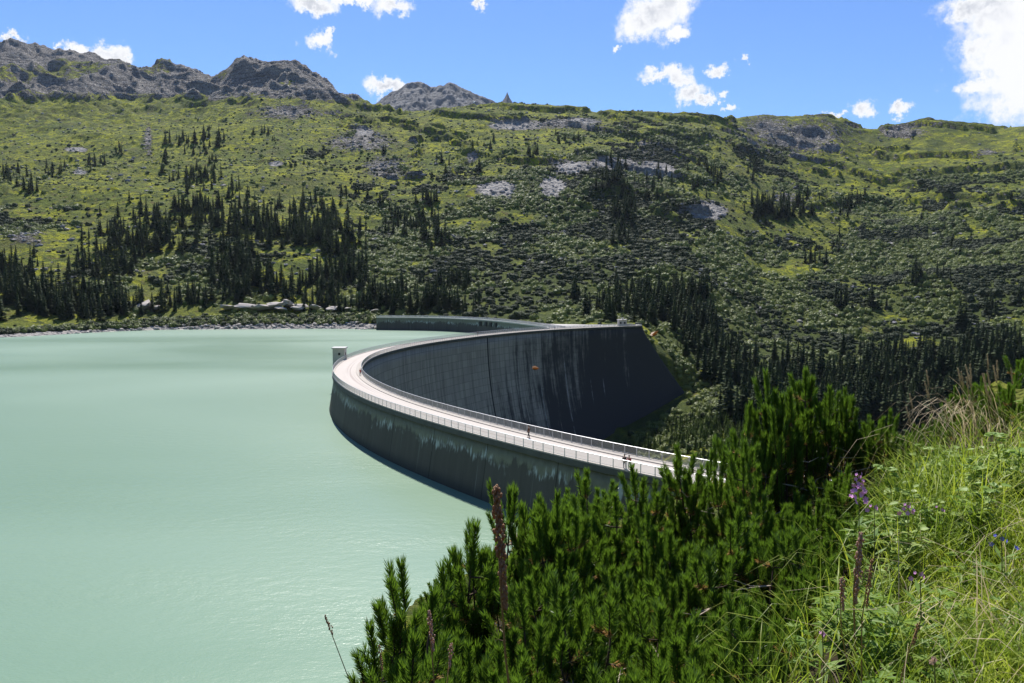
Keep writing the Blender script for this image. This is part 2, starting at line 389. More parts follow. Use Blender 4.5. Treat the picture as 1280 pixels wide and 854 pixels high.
scd = .24 * sst(UG, 430, 560) + .08 + .22 * sst(VG, 255, 300) + .46 * ell(UG, VG, SCRUB) - .45 * ell(UG, VG, [(200, 150, 260, 45), (700, 185, 60, 10), (1070, 205, 60, 16), (560, 160, 120, 14), (1040, 350, 30, 12), (600, 185, 60, 18), (980, 345, 40, 10), (1210, 290, 30, 20), (1010, 330, 40, 10)])
scd = np.clip(scd, .02, 1) * np.maximum(sst(ZG, -9, -6), UG > 745)
scrub = sst(fbB + .5 * fbC, .55 - 1.25 * scd, .75 - 1.25 * scd) * (1 - sst(rock, .55, .9))
scrub = scrub * (1 - sst(ZG, 330, 470)) * (RR > 90)
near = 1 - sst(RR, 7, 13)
n0, n1 = TH.shape
idx = np.arange(n0 * n1).reshape(n0, n1)
Fq = np.stack([idx[:-1, :-1].ravel(), idx[1:, :-1].ravel(), idx[1:, 1:].ravel(), idx[:-1, 1:].ravel()], 1)[:, ::-1]
tme = mesh_np('terrain', np.stack([XG.ravel(), YG.ravel(), ZG.ravel()], 1), Fq, True)
for nm, A in (('rock', rock), ('pale', pale), ('scrub', scrub * .8), ('near', near)):
    at = tme.attributes.new(nm, 'FLOAT', 'POINT'); at.data.foreach_set('value', np.clip(A, 0, 2).ravel().astype(np.float32))
terrain = link_mesh('terrain', tme, M['terrain']); tag(terrain, kind='structure')

# distant peaks
def peak(us_, vs_, Yc, depth, seed, name):
    X0 = (us_[0] - 640) / F * Yc; X1 = (us_[-1] - 640) / F * Yc
    xs = np.linspace(X0, X1, 220); ys = np.linspace(-1, 1, 120)
    XX, YY = np.meshgrid(xs, ys, indexing='ij')
    top = -(np.interp(XX / Yc * F + 640, us_, vs_) - HOR) / F * Yc + EYE
    z = top - np.abs(YY) * depth * .85 * (1 - .25 * np.sign(-YY))
    Yw = Yc + YY * depth
    s = max(40., (X1 - X0) / 7)
    z = z + (s * .38) * (ridged(XX / s, Yw / s, 6, seed, .6) - .55) * sst(np.abs(YY), 0, .08) + s * .06 * fbm(XX / s * 6, Yw / s * 6, 4, seed)
    n0, n1 = XX.shape; ix = np.arange(n0 * n1).reshape(n0, n1)
    fq = np.stack([ix[:-1, :-1].ravel(), ix[1:, :-1].ravel(), ix[1:, 1:].ravel(), ix[:-1, 1:].ravel()], 1)
    me = mesh_np(name, np.stack([XX.ravel(), Yw.ravel(), z.ravel()], 1), fq, True)
    o = link_mesh(name, me, M['peak']); tag(o, kind='structure'); return o
def peak_mat():
    m, nt, b = new_mat('far_rock'); P = pos(nt)
    c = mixc(nt, rng_(nt, noise(nt, P, .012, 7, .7, .5), .4, .62), (.045, .05, .06), (.12, .12, .13))
    c = mixc(nt, rng_(nt, noise(nt, P, .02, 5, .7),   .66, .68), c, (.6, .77, .8))
    nt.links.new(c, b.inputs['Base Color']); bump(nt, b, noise(nt, P, .03, 7, .7), 1, 25); return m
M['peak'] = peak_mat()
peak([440, 470, 490, 500, 512, 524, 531, 540, 556, 564, 573, 585, 600, 618, 640], [160, 135, 121, 117, 109, 107, 108, 114, 112, 108, 112, 118, 124, 130, 150], 4600, 420, 4, 'distant_peak')
peak([620, 627, 631, 634, 637, 641, 648], [150, 133, 127, 120, 127, 133, 150], 4300, 120, 9, 'distant_pinnacle')

# ------------------------------------------------------------------ water
def water_mat():
    m, nt, b = new_mat('glacial_water'); P = pos(nt)
    s1 = noise(nt, mapping(nt, P, (.003, .008, 0)), 1, 3, .5, .6)
    s2 = noise(nt, mapping(nt, P, (.02, .05, 0)), 1, 4, .6)
    c = mixc(nt, rng_(nt, s1, .25, .75), (.172, .272, .178), (.205, .305, .215))
    nt.links.new(c, b.inputs['Base Color'])
    nt.links.new(rng_(nt, s1, .3, .7, .26, .40), b.inputs['Roughness']); b.inputs['IOR'].default_value = 1.33; b.inputs['Specular IOR Level'].default_value = .5
    h1 = noise(nt, mapping(nt, P, (.5, .8, 1)), 1, 4, .65); h2 = noise(nt, mapping(nt, P, (3.0, 4.2, 1)), 1, 3, .6)
    h = math_(nt, 'ADD', math_(nt, 'MULTIPLY', h1, .5), math_(nt, 'MULTIPLY', h2, .14))
    st = rng_(nt, s2, .3, .7, .25, .8)
    n = N(nt, 'ShaderNodeBump'); n.inputs['Distance'].default_value = .35
    nt.links.new(st, n.inputs['Strength']); nt.links.new(h, n.inputs['Height']); nt.links.new(n.outputs[0], b.inputs['Normal'])
    return m
M['water'] = water_mat()
poly = []
for ph in np.linspace(PH_A, 134, 90):
    x, y = arc(ph, rout(ph) - 3); poly.append((float(x), float(y)))
poly += [(14, 440), (-3, 489), (-15, 516), (-48, 547), (-100, 560), (-100, 640), (-900, 760), (-1500, 600), (-1500, -50), (-60, -50), (-3, 40)]
bm = bmesh.new(); vs = [bm.verts.new((x, y, WATER)) for x, y in poly]; bm.faces.new(vs)
bmesh.ops.recalc_face_normals(bm, faces=bm.faces)
if bm.faces[:][0].normal.z < 0: bmesh.ops.reverse_faces(bm, faces=bm.faces)
bmesh.ops.triangulate(bm, faces=bm.faces)
me = bpy.data.meshes.new('lake_water'); bm.to_mesh(me); bm.free()
tag(link_mesh('lake_water', me, M['water']), kind='structure')

# ------------------------------------------------------------------ arch dam
def uvn(nt): return N(nt, 'ShaderNodeTexCoord').outputs['UV']
def dam_mat():
    m, nt, b = new_mat('dam_concrete'); uv = uvn(nt)
    sep = N(nt, 'ShaderNodeSeparateXYZ'); nt.links.new(uv, sep.inputs[0]); S, Z = sep.outputs[0], sep.outputs[1]
    face = N(nt, 'ShaderNodeAttribute', attribute_name='wet').outputs['Fac']     # 1 on the lake side
    # downstream
    c = mixc(nt, noise(nt, mapping(nt, uv, (.05, .05, 1)), 1, 6, .6), (.30, .28, .25), (.43, .40, .36))
    c = mixc(nt, rng_(nt, noise(nt, mapping(nt, uv, (1.1, .02, 1)), 1, 4, .7), .45, .7), c, (.19, .18, .165))
    br = N(nt, 'ShaderNodeTexBrick'); br.offset = 0; br.inputs['Scale'].default_value = 1; br.inputs['Brick Width'].default_value = 4.2; br.inputs['Row Height'].default_value = 3.0
    br.inputs['Mortar Size'].default_value = .09; br.inputs['Mortar Smooth'].default_value = .3; br.inputs['Color1'].default_value = (1, 1, 1, 1); br.inputs['Color2'].default_value = (.78, .78, .8, 1); br.inputs['Mortar'].default_value = (.4, .4, .42, 1)
    nt.links.new(uv, br.inputs['Vector'])
    mu = N(nt, 'ShaderNodeMix', data_type='RGBA', blend_type='MULTIPLY'); mu.inputs[0].default_value = .8
    nt.links.new(c, mu.inputs[6]); nt.links.new(br.outputs['Color'], mu.inputs[7]); c = mu.outputs[2]
    # damp staining of the far (right-hand) half: ragged, starts below the crest
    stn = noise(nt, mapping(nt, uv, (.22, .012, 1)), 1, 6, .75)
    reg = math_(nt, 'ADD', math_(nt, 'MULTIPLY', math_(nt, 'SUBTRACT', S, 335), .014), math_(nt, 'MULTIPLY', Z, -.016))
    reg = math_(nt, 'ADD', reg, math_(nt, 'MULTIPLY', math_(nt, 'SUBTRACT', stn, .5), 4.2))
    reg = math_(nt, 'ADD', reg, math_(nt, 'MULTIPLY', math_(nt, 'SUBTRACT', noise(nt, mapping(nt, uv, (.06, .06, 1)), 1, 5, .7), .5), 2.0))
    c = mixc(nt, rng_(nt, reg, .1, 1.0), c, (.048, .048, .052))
    # lime runs below joints
    for s0, z0, z1, lean in ((352, -20, -60, 0), (372, -12, -60, 0), (331, -42, -62, 0), (390, -25, -40, 0), (399, -25, -38, 0)):
        d = math_(nt, 'ABSOLUTE', math_(nt, 'SUBTRACT', S, s0))
        ln = math_(nt, 'MULTIPLY', rng_(nt, d, .08, .42, 1, 0), math_(nt, 'MULTIPLY', rng_(nt, Z, z1, z1 + 8), rng_(nt, Z, z0, z0 - 6)))
        ln = math_(nt, 'MULTIPLY', ln, rng_(nt, noise(nt, mapping(nt, uv, (.5, .18, 1)), 1, 4, .7), .38, .6))
        c = mixc(nt, ln, c, (.33, .35, .38))
    jd = math_(nt, 'ABSOLUTE', math_(nt, 'SUBTRACT', S, 309)); c = mixc(nt, rng_(nt, jd, .3, .75, 1, 0), c, (.012, .014, .018))
    hz = math_(nt, 'ABSOLUTE', math_(nt, 'ADD', Z, 55)); hm = math_(nt, 'MULTIPLY', rng_(nt, hz, .1, 1.6, 1, 0), rng_(nt, noise(nt, mapping(nt, uv, (.35, .15, 1)), 1, 3), .58, .68))
    c = mixc(nt, hm, c, (.28, .30, .33))
    # upstream
    n1_ = noise(nt, mapping(nt, uv, (.55, .10, 1)), 1, 5, .7)
    w = mixc(nt, noise(nt, mapping(nt, uv, (.9, .06, 1)), 1, 5, .65), (.075, .07, .06), (.14, .13, .115))
    edge = math_(nt, 'ADD', Z, math_(nt, 'MULTIPLY', math_(nt, 'SUBTRACT', n1_, .5), 6.5))
    w = mixc(nt, rng_(nt, edge, -3.0, -2.2), w, mixc(nt, noise(nt, mapping(nt, uv, (1.2, .5, 1)), 1, 4), (.14, .145, .10), (.27, .27, .21)))
    fr = noise(nt, mapping(nt, uv, (1.6, .09, 1)), 1, 4, .75)
    e2 = math_(nt, 'ADD', math_(nt, 'ABSOLUTE', math_(nt, 'ADD', edge, 2.9)), math_(nt, 'MULTIPLY', math_(nt, 'SUBTRACT', .55, fr), 6))
    w = mixc(nt, math_(nt, 'MULTIPLY', rng_(nt, e2, .9, -.1), rng_(nt, noise(nt, mapping(nt, uv, (.09, .2, 1)), 1, 4, .6), .42, .56)), w, (.48, .53, .51))
    rn = rng_(nt, noise(nt, mapping(nt, uv, (.7, .012, 1)), 1, 4, .8), .60, .68)
    w = mixc(nt, math_(nt, 'MULTIPLY', rn, .7), w, (.30, .33, .30))
    dk = rng_(nt, Z, -6.6, -8.6); w = mixc(nt, math_(nt, 'MULTIPLY', dk, .6), w, (.04, .05, .045))
    bl = N(nt, 'ShaderNodeTexBrick'); bl.offset = 0; bl.inputs['Scale'].default_value = 1; bl.inputs['Brick Width'].default_value = 15; bl.inputs['Row Height'].default_value = 30
    bl.inputs['Mortar Size'].default_value = .10; bl.inputs['Color1'].default_value = (1, 1, 1, 1); bl.inputs['Color2'].default_value = (.85, .85, .85, 1); bl.inputs['Mortar'].default_value = (.45, .45, .45, 1)
    nt.links.new(uv, bl.inputs['Vector']); mw = N(nt, 'ShaderNodeMix', data_type='RGBA', blend_type='MULTIPLY'); mw.inputs[0].default_value = 1
    nt.links.new(w, mw.inputs[6]); nt.links.new(bl.outputs['Color'], mw.inputs[7]); w = mw.outputs[2]
    nt.links.new(mixc(nt, face, c, w), b.inputs['Base Color']); b.inputs['Roughness'].default_value = .85; b.inputs['Specular IOR Level'].default_value = .2
    bump(nt, b, noise(nt, mapping(nt, uv, (.8, .5, 1)), 1, 5, .7), .35, .3)
    return m
M['dam'] = dam_mat()
M['deck'] = plain('deck_concrete_shadow_tone', (.085, .088, .085), .85, .35, .6)  # concrete darkened so its colour carries the shadow along the deck edge
M['kerb'] = plain('kerb_stone', (.42, .38, .33), .85, .2, .8)

dam = empty('arch_dam', (float(arc(180, 215)[0]), float(arc(180, 215)[1]), 0))
tag(dam, 'curved grey concrete arch dam with railed roadway on its crest and dark stained concave face', 'dam')
def to_local(o):      # keep world-space vertices while parented to the dam's empty
    p = o.parent; o.location = (-p.location.x, -p.location.y, -p.location.z); return o

NPH = 300
zr_d = -np.concatenate([np.linspace(.9, 90, 26)]); zr_u = -np.concatenate([np.linspace(.9, 12, 9), np.linspace(20, 90, 8)])
def fl_d(z): d = -z; return 11 * (d / 60) ** 2.0 + .01 * d
def fl_u(z): d = -z; return .16 * d if True else 0
bm = bmesh.new(); uvl = bm.loops.layers.uv.new('UVMap')
def dam_sheet(zs, side):
    G = []
    for z in zs:
        row = []
        for i in range(NPH + 1):
            ph = PH_A + (float(ph_far(z)) - PH_A) * i / NPH
            r = (float(rin(ph)) - fl_d(z)) if side == 0 else (float(rout(ph)) + fl_u(z))
            x, y = arc(ph, r); v = bm.verts.new((float(x), float(y), z)); row.append((v, math.radians(PH_A - ph) * 214, z))
        G.append(row)
    for j in range(len(zs) - 1):
        for i in range(NPH):
            q = [G[j][i], G[j + 1][i], G[j + 1][i + 1], G[j][i + 1]]
            if side: q = q[::-1]
            f = bm.faces.new([k[0] for k in q]); f.smooth = True; f.material_index = 0
            for l, k in zip(f.loops, q): l[uvl].uv = (k[1], k[2])
            wet[f] = side
    return G
wet = {}
A = dam_sheet(list(zr_d), 0); B = dam_sheet(list(zr_u), 1)
for i in range(NPH):
    f = bm.faces.new([A[0][i][0], A[0][i + 1][0], B[0][i + 1][0], B[0][i][0]]); wet[f] = 0
for i_ in (0, NPH):
    L = [r[i_][0] for r in A] + [r[i_][0] for r in reversed(B)]
    if i_ == 0: L = L[::-1]
    f = bm.faces.new(L); wet[f] = 0
    for l in f.loops: l[uvl].uv = (400 + .2 * l.vert.co.y - 84, l.vert.co.z)
bm.faces.index_update()
wl = [wet[f] for f in bm.faces]
me = bpy.data.meshes.new('dam_wall'); bm.to_mesh(me); bm.free()
at = me.attributes.new('wet', 'FLOAT', 'FACE'); at.data.foreach_set('value', np.array(wl, np.float32))
o = link_mesh('wall', me, M['dam'], dam); to_local(o)
o['label'] = 'curved concrete wall, lime streaked towards the lake and dark with damp on the valley side'

def arc_strip(name, prof, mat, parent, pa=PH_A, pb=PH_B, n=320, uvs=True):
    """prof: list of (offset kind 'i'/'o', dr, z) closed loop"""
    V_ = []; Fs = []; m_ = len(prof)
    for i in range(n + 1):
        ph = pa + (pb - pa) * i / n
        for k, dr, z in prof:
            r = (float(rin(ph)) if k == 'i' else float(rout(ph))) + dr
            x, y = arc(ph, r); V_.append((float(x), float(y), z))
    for i in range(n):
        for k in range(m_):
            Fs.append((i * m_ + k, (i + 1) * m_ + k, (i + 1) * m_ + (k + 1) % m_, i * m_ + (k + 1) % m_))
    Fs.append(tuple(range(m_))); Fs.append(tuple(n * m_ + k for k in reversed(range(m_))))
    me = bpy.data.meshes.new(name); me.from_pydata(V_, [], Fs); me.update()
    if uvs:
        ul = me.uv_layers.new(name='UVMap')
        co = V_
        for l in me.loops:
            vi = l.vertex_index; i = vi // m_; ph = pa + (pb - pa) * i / n
            rr = math.hypot(co[vi][0] - CX, co[vi][1] - CY) - float(rin(ph))
            ul.data[l.index].uv = (math.radians(PH_A - ph) * 214, rr)
    bm = bmesh.new(); bm.from_mesh(me); bmesh.ops.recalc_face_normals(bm, faces=bm.faces); bm.to_mesh(me); bm.free()
    o = link_mesh(name, me, mat, parent)
    if parent is not None: to_local(o)
    return o
arc_strip('deck', [('i', -.55, -.03), ('o', .6, -.03), ('o', .6, -.75), ('o', .1, -.95), ('i', -.1, -.95), ('i', -.55, -.75)], M['deck'], dam)
arc_strip('kerb', [('i', -.5, -.028), ('i', 1.0, -.028), ('i', 1.0, .15), ('i', -.5, .15)], M['kerb'], dam)
arc_strip('kerb', [('o', -.05, -.028), ('o', .55, -.028), ('o', .55, .14), ('o', -.05, .14)], M['kerb'], dam)
def road_mat():
    m, nt, b = new_mat('crest_road'); uv = uvn(nt)
    c = mixc(nt, noise(nt, mapping(nt, uv, (.05, .8, 1)), 1, 5, .6), (.46, .41, .36), (.56, .51, .455))
    c = mixc(nt, rng_(nt, noise(nt, mapping(nt, uv, (.01, 1.3, 1)), 1, 3, .5), .54, .64), c, (.40, .34, .30))
    c = mixc(nt, rng_(nt, noise(nt, uv, .7, 6, .75), .58, .72), c, (.42, .38, .34))
    nt.links.new(c, b.inputs['Base Color']); b.inputs['Roughness'].default_value = .9; bump(nt, b, noise(nt, uv, 6, 4), .2, .02); return m
M['road'] = road_mat()
rd = arc_strip('crest_road', [('i', 1.003, -.026), ('o', -.053, -.026), ('o', -.053, 0.03), ('i', 1.003, 0.03)], M['road'], None); tag(rd, kind='structure')

def railing(kind, dr, name_seed):
    """steel railing following the arc: top rail is the part's mesh, mesh infill and posts are sub-parts"""
    base = .15 if kind == 'i' else .14
    n = 420; phs = np.linspace(PH_A, PH_B + .3, n)
    rr = (rin(phs) if kind == 'i' else rout(phs)) + dr; xs, ys = arc(phs, rr)
    mb = MB(); mb.tube([(float(x), float(y), base + 1.08) for x, y in zip(xs, ys)], .045, 5)
    mb.tube([(float(x), float(y), base + .14) for x, y in zip(xs, ys)], .028, 4)
    rail = mb.build('railing', M['steel'], dam); to_local(rail)
    L = math.radians(PH_A - PH_B) * 217
    k = int(L / .12); pb = np.linspace(PH_A, PH_B + .3, k); rb = (rin(pb) if kind == 'i' else rout(pb)) + dr
    w = .014; t = np.radians(pb); tx, ty = -np.sin(t), np.cos(t); bx, by = arc(pb, rb)
    Vv = np.zeros((k, 8, 3)); q = 0
    for zz in (base + .15, base + 1.05):
        for sa, sb in ((-1, -1), (1, -1), (1, 1), (-1, 1)):
            Vv[:, q, 0] = bx + sa * w * tx + sb * .006 * np.cos(t); Vv[:, q, 1] = by + sa * w * ty + sb * .006 * np.sin(t); Vv[:, q, 2] = zz; q += 1
    fc = np.array([(0, 1, 5, 4), (1, 2, 6, 5), (2, 3, 7, 6), (3, 0, 4, 7)])
    Ff = (np.arange(k)[:, None, None] * 8 + fc[None]).reshape(-1, 4)
    inf = link_mesh('infill', mesh_np('infill', Vv.reshape(-1, 3), Ff), M['steel'], rail)
    # posts every 2 m: the 50 nearest of each side as sub-parts, the rest as one
    np_ = int(L / 2.0); pp = np.linspace(PH_A, PH_B + .3, np_)
    pr = (rin(pp) if kind == 'i' else rout(pp)) + dr; px, py = arc(pp, pr)
    pm = MB(); pm.box((0, 0, .55), (.10, .05, 1.13)); proto = None; rest = MB()
    for i in range(np_):
        a = math.radians(pp[i]) + math.pi / 2
        if 5 <= i < 55:
            if proto is None: po = proto = pm.build('post', M['steel'], rail)
            else: po = proto.copy(); C.objects.link(po); po.parent = rail
            po.location = (float(px[i]), float(py[i]), base); po.rotation_euler = (0, 0, a)
        else: rest.box((float(px[i]), float(py[i]), base + .55), (.10, .05, 1.13), a)
    ro = rest.build('post', M['steel'], rail); ro['kind'] = 'stuff'
railing('i', -.35, 1); railing('o', .4, 2)

# rails continue as a straight lane on the thrust block behind the far end
ex, ey = arc(PH_B, 214.1)
def obox(name, c, size, rz, mat, parent=None):
    mb = MB(); mb.box(c, size, rz); return mb.build(name, mat, parent)

# merging platform between the two dams
pl = [arc(p, float(rout(p)) + .2) for p in np.linspace(134, PH_B, 14)]
pl = [(float(a), float(b)) for a, b in pl]
back = [(72, 446), (50, 441), (28, 447), (14, 455)]
bm = bmesh.new(); ring = pl + back
top = [bm.verts.new((x, y, .02)) for x, y in ring]; bot = [bm.verts.new((x, y, -12)) for x, y in ring]
bm.faces.new(top); bm.faces.new(bot[::-1])
for i in range(len(ring)): bm.faces.new((top[i], bot[i], bot[(i + 1) % len(ring)], top[(i + 1) % len(ring)]))
bmesh.ops.recalc_face_normals(bm, faces=bm.faces)
me = bpy.data.meshes.new('abutment_platform'); bm.to_mesh(me); bm.free()
M['plat'] = plain('platform_concrete', (.52, .49, .45), .9, .18, .35)
tag(link_mesh('abutment_platform', me, M['plat']), 'flat pale concrete platform where the two dams meet, beside the valve house', 'platform')

# ------------------------------------------------------------------ side dam
sd = empty('gravity_dam', (-50, 542, 0)); tag(sd, 'low straight side dam of streaked concrete across the far end of the lake', 'dam')
def side_pts(off):
    P = [Vector((x, y)) for x, y in SIDE]; out = []
    # densify
    D = []
    for i in range(len(P) - 1):
        for k in range(12): D.append(P[i].lerp(P[i + 1], k / 12))
    D.append(P[-1])
    S_ = [sum((D[max(0, min(len(D) - 1, i + k))] for k in range(-5, 6)), Vector((0, 0))) / 11 for i in range(len(D))]
    S_[0] = D[0]; S_[-1] = D[-1]; s = 0
    for i, p in enumerate(S_):
        d = (S_[min(i + 1, len(S_) - 1)] - S_[max(i - 1, 0)]).normalized(); n = Vector((d.y, -d.x)) * -1
        if i: s += (S_[i] - S_[i - 1]).length
        out.append((p + n * off, s, d))
    return out
def side_strip(name, prof, mat, uv=True):
    m_ = len(prof); rows = [side_pts(q[0]) for q in prof]; n = len(rows[0]); Vv = []; Fs = []
    for i in range(n):
        for k in range(m_): Vv.append((rows[k][i][0].x, rows[k][i][0].y, prof[k][1]))
    for i in range(n - 1):
        for k in range(m_): Fs.append((i * m_ + k, (i + 1) * m_ + k, (i + 1) * m_ + (k + 1) % m_, i * m_ + (k + 1) % m_))
    Fs.append(tuple(range(m_))); Fs.append(tuple((n - 1) * m_ + k for k in reversed(range(m_))))
    me = bpy.data.meshes.new(name); me.from_pydata(Vv, [], Fs); me.update(); ul = me.uv_layers.new(name='UVMap')
    for l in me.loops:
        vi = l.vertex_index; ul.data[l.index].uv = (rows[vi % m_][vi // m_][1] * 1.0 + 37, Vv[vi][2] * .9)
    at = me.attributes.new('wet', 'FLOAT', 'FACE'); at.data.foreach_set('value', np.ones(len(me.polygons), np.float32))
    bm = bmesh.new(); bm.from_mesh(me); bmesh.ops.recalc_face_normals(bm, faces=bm.faces); bm.to_mesh(me); bm.free()
    o = link_mesh(name, me, mat, sd); return to_local(o)
side_strip('wall', [(0.3, -.6), (5, -.6), (22, -30), (-3.2, -30)], M['dam'])
side_strip('deck', [(0, -.6), (5.4, -.6), (5.4, 0), (0, 0)], M['plat'])
for off in (.15, 5.2):
    q_ = side_pts(off); mb = MB()
    mb.tube([(p.x, p.y, 1.05) for p, s_, d_ in q_], .05, 4); mb.tube([(p.x, p.y, .55) for p, s_, d_ in q_], .03, 4)
    rl = to_local(mb.build('railing', M['steel'], sd)); m2 = MB(); mi = MB(); nx_ = 0
    for (p, s_, d_) in q_:
        if s_ >= nx_: nx_ += 4.0; m2.box((p.x, p.y, .52), (.09, .09, 1.04))
    for i_ in range(len(q_) - 1):
        (p, s0, d_), (p2_, s1, _d) = q_[i_], q_[i_ + 1]
        for k_ in range(int((s1 - s0) / .24)):
            c_ = p.lerp(p2_, k_ * .24 / (s1 - s0)); mi.box((c_.x, c_.y, .52), (.12, .03, 1.0), math.atan2(d_.y, d_.x))
    mi.build('infill', M['steel'], rl)
    po = m2.build('post', M['steel'], rl); po['kind'] = 'stuff'
spp = side_pts(-.4)
for u_t in (601, 607, 613, 619.5):
    best = min(spp, key=lambda q: abs(640 + F * q[0].x / q[0].y - u_t))
    obo = obox('spillway_opening', (best[0].x, best[0].y, -2.6), (2.3, .8, 2.6), math.atan2(best[2].y, best[2].x), M['dark'], sd); to_local(obo)

# ------------------------------------------------------------------ small buildings on the crest
def tower():
    x, y = arc(182.4, float(rout(182)) + 2.3); a = math.radians(182.4); x = float(x); y = float(y)
    t = empty('intake_tower', (x, y, -12), a); tag(t, 'small pale flat-roofed hut standing on the lake side of the bend in the dam', 'hut')
    mb = MB(); mb.box((0, 0, 7.6), (3.4, 3.8, 15.2)); mb.build('wall', M['wallc'], t)
    mb = MB(); mb.box((0, 0, 15.38), (4.0, 4.3, .34)); mb.build('roof', M['roofc'], t)
    w = MB(); w.box((-.2, 1.92, 13.7), (.6, .12, .7)); w.build('window', M['dark'], t)
    w = MB(); w.box((-1.72, .2, 13.1), (.12, .9, 1.9)); w.build('door', M['dark'], t)
tower()
def valve_house():
    p = at_depth(777.5, 405, 428)
    t = empty('valve_house', (p.x, p.y, .02), .12); tag(t, 'tiny pale house with rooftop chimney at the far end of the arch dam', 'house')
    mb = MB(); mb.box((0, 0, 1.6), (4.2, 3.6, 3.2)); mb.build('wall', M['wallc'], t)
    mb = MB(); mb.box((0, 0, 3.33), (4.8, 4.2, .26)); rf = mb.build('roof', M['roofc'], t)
    mb = MB(); mb.box((.3, 0, 4.0), (.8, .8, 1.1)); mb.build('chimney', M['wallc'], rf)
    mb = MB(); mb.tube([(-1.7, 0, 3.46), (-1.7, 0, 5.2)], .08, 5); mb.build('antenna', M['steel'], rf)
    for x in (-1.2, 1.0):
        mb = MB(); mb.box((x, -1.82, 1.7), (.9, .1, 1.0)); mb.build('window', M['dark'], t)
    p2 = MB(); a = at_depth(785.5, 406.6, 429); p2.box((a.x, a.y, .45), (8.0, .3, .95), .15)
    tag(p2.build('parapet_wall', M['plat']), 'short pale parapet wall right of the tiny house at the far dam end', 'wall')
valve_house()

# ------------------------------------------------------------------ people
def chain(name, J, E_, mat, parent, sub=1):
    """J: list (x,y,z,r); E_: edges -> skin modifier, evaluated into one mesh"""
    me = bpy.data.meshes.new(name); me.from_pydata([j[:3] for j in J], E_, []); me.update()
    o = bpy.data.objects.new(name, me); C.objects.link(o)
    o.modifiers.new('s', 'SKIN'); s2 = o.modifiers.new('d', 'SUBSURF'); s2.levels = s2.render_levels = sub
    for v, j in zip(me.skin_vertices[0].data, J): v.radius = (j[3], j[3] * (j[4] if len(j) > 4 else 1)); v.use_root = False
    me.skin_vertices[0].data[0].use_root = True
    dg = bpy.context.evaluated_depsgraph_get(); ev = o.evaluated_get(dg); m2 = bpy.data.meshes.new_from_object(ev)
    bpy.data.objects.remove(o); bpy.data.meshes.remove(me); m2.name = name
    m2.materials.clear(); return link_mesh(name, m2, mat, parent, True)
M['skin'] = plain('skin', (.55, .34, .25), .6, .1, 5, 0, 0)
M['hair'] = plain('hair', (.06, .04, .03), .7, .3, 20, 0, 0)
CL = {k: plain('cloth_' + k, c, .9, .2, 9, 0, .1) for k, c in dict(red=(.45, .035, .045), black=(.02, .02, .025), white=(.7, .7, .68), navy=(.03, .04, .09), grey=(.2, .2, .21), brown=(.12, .07, .045)).items()}
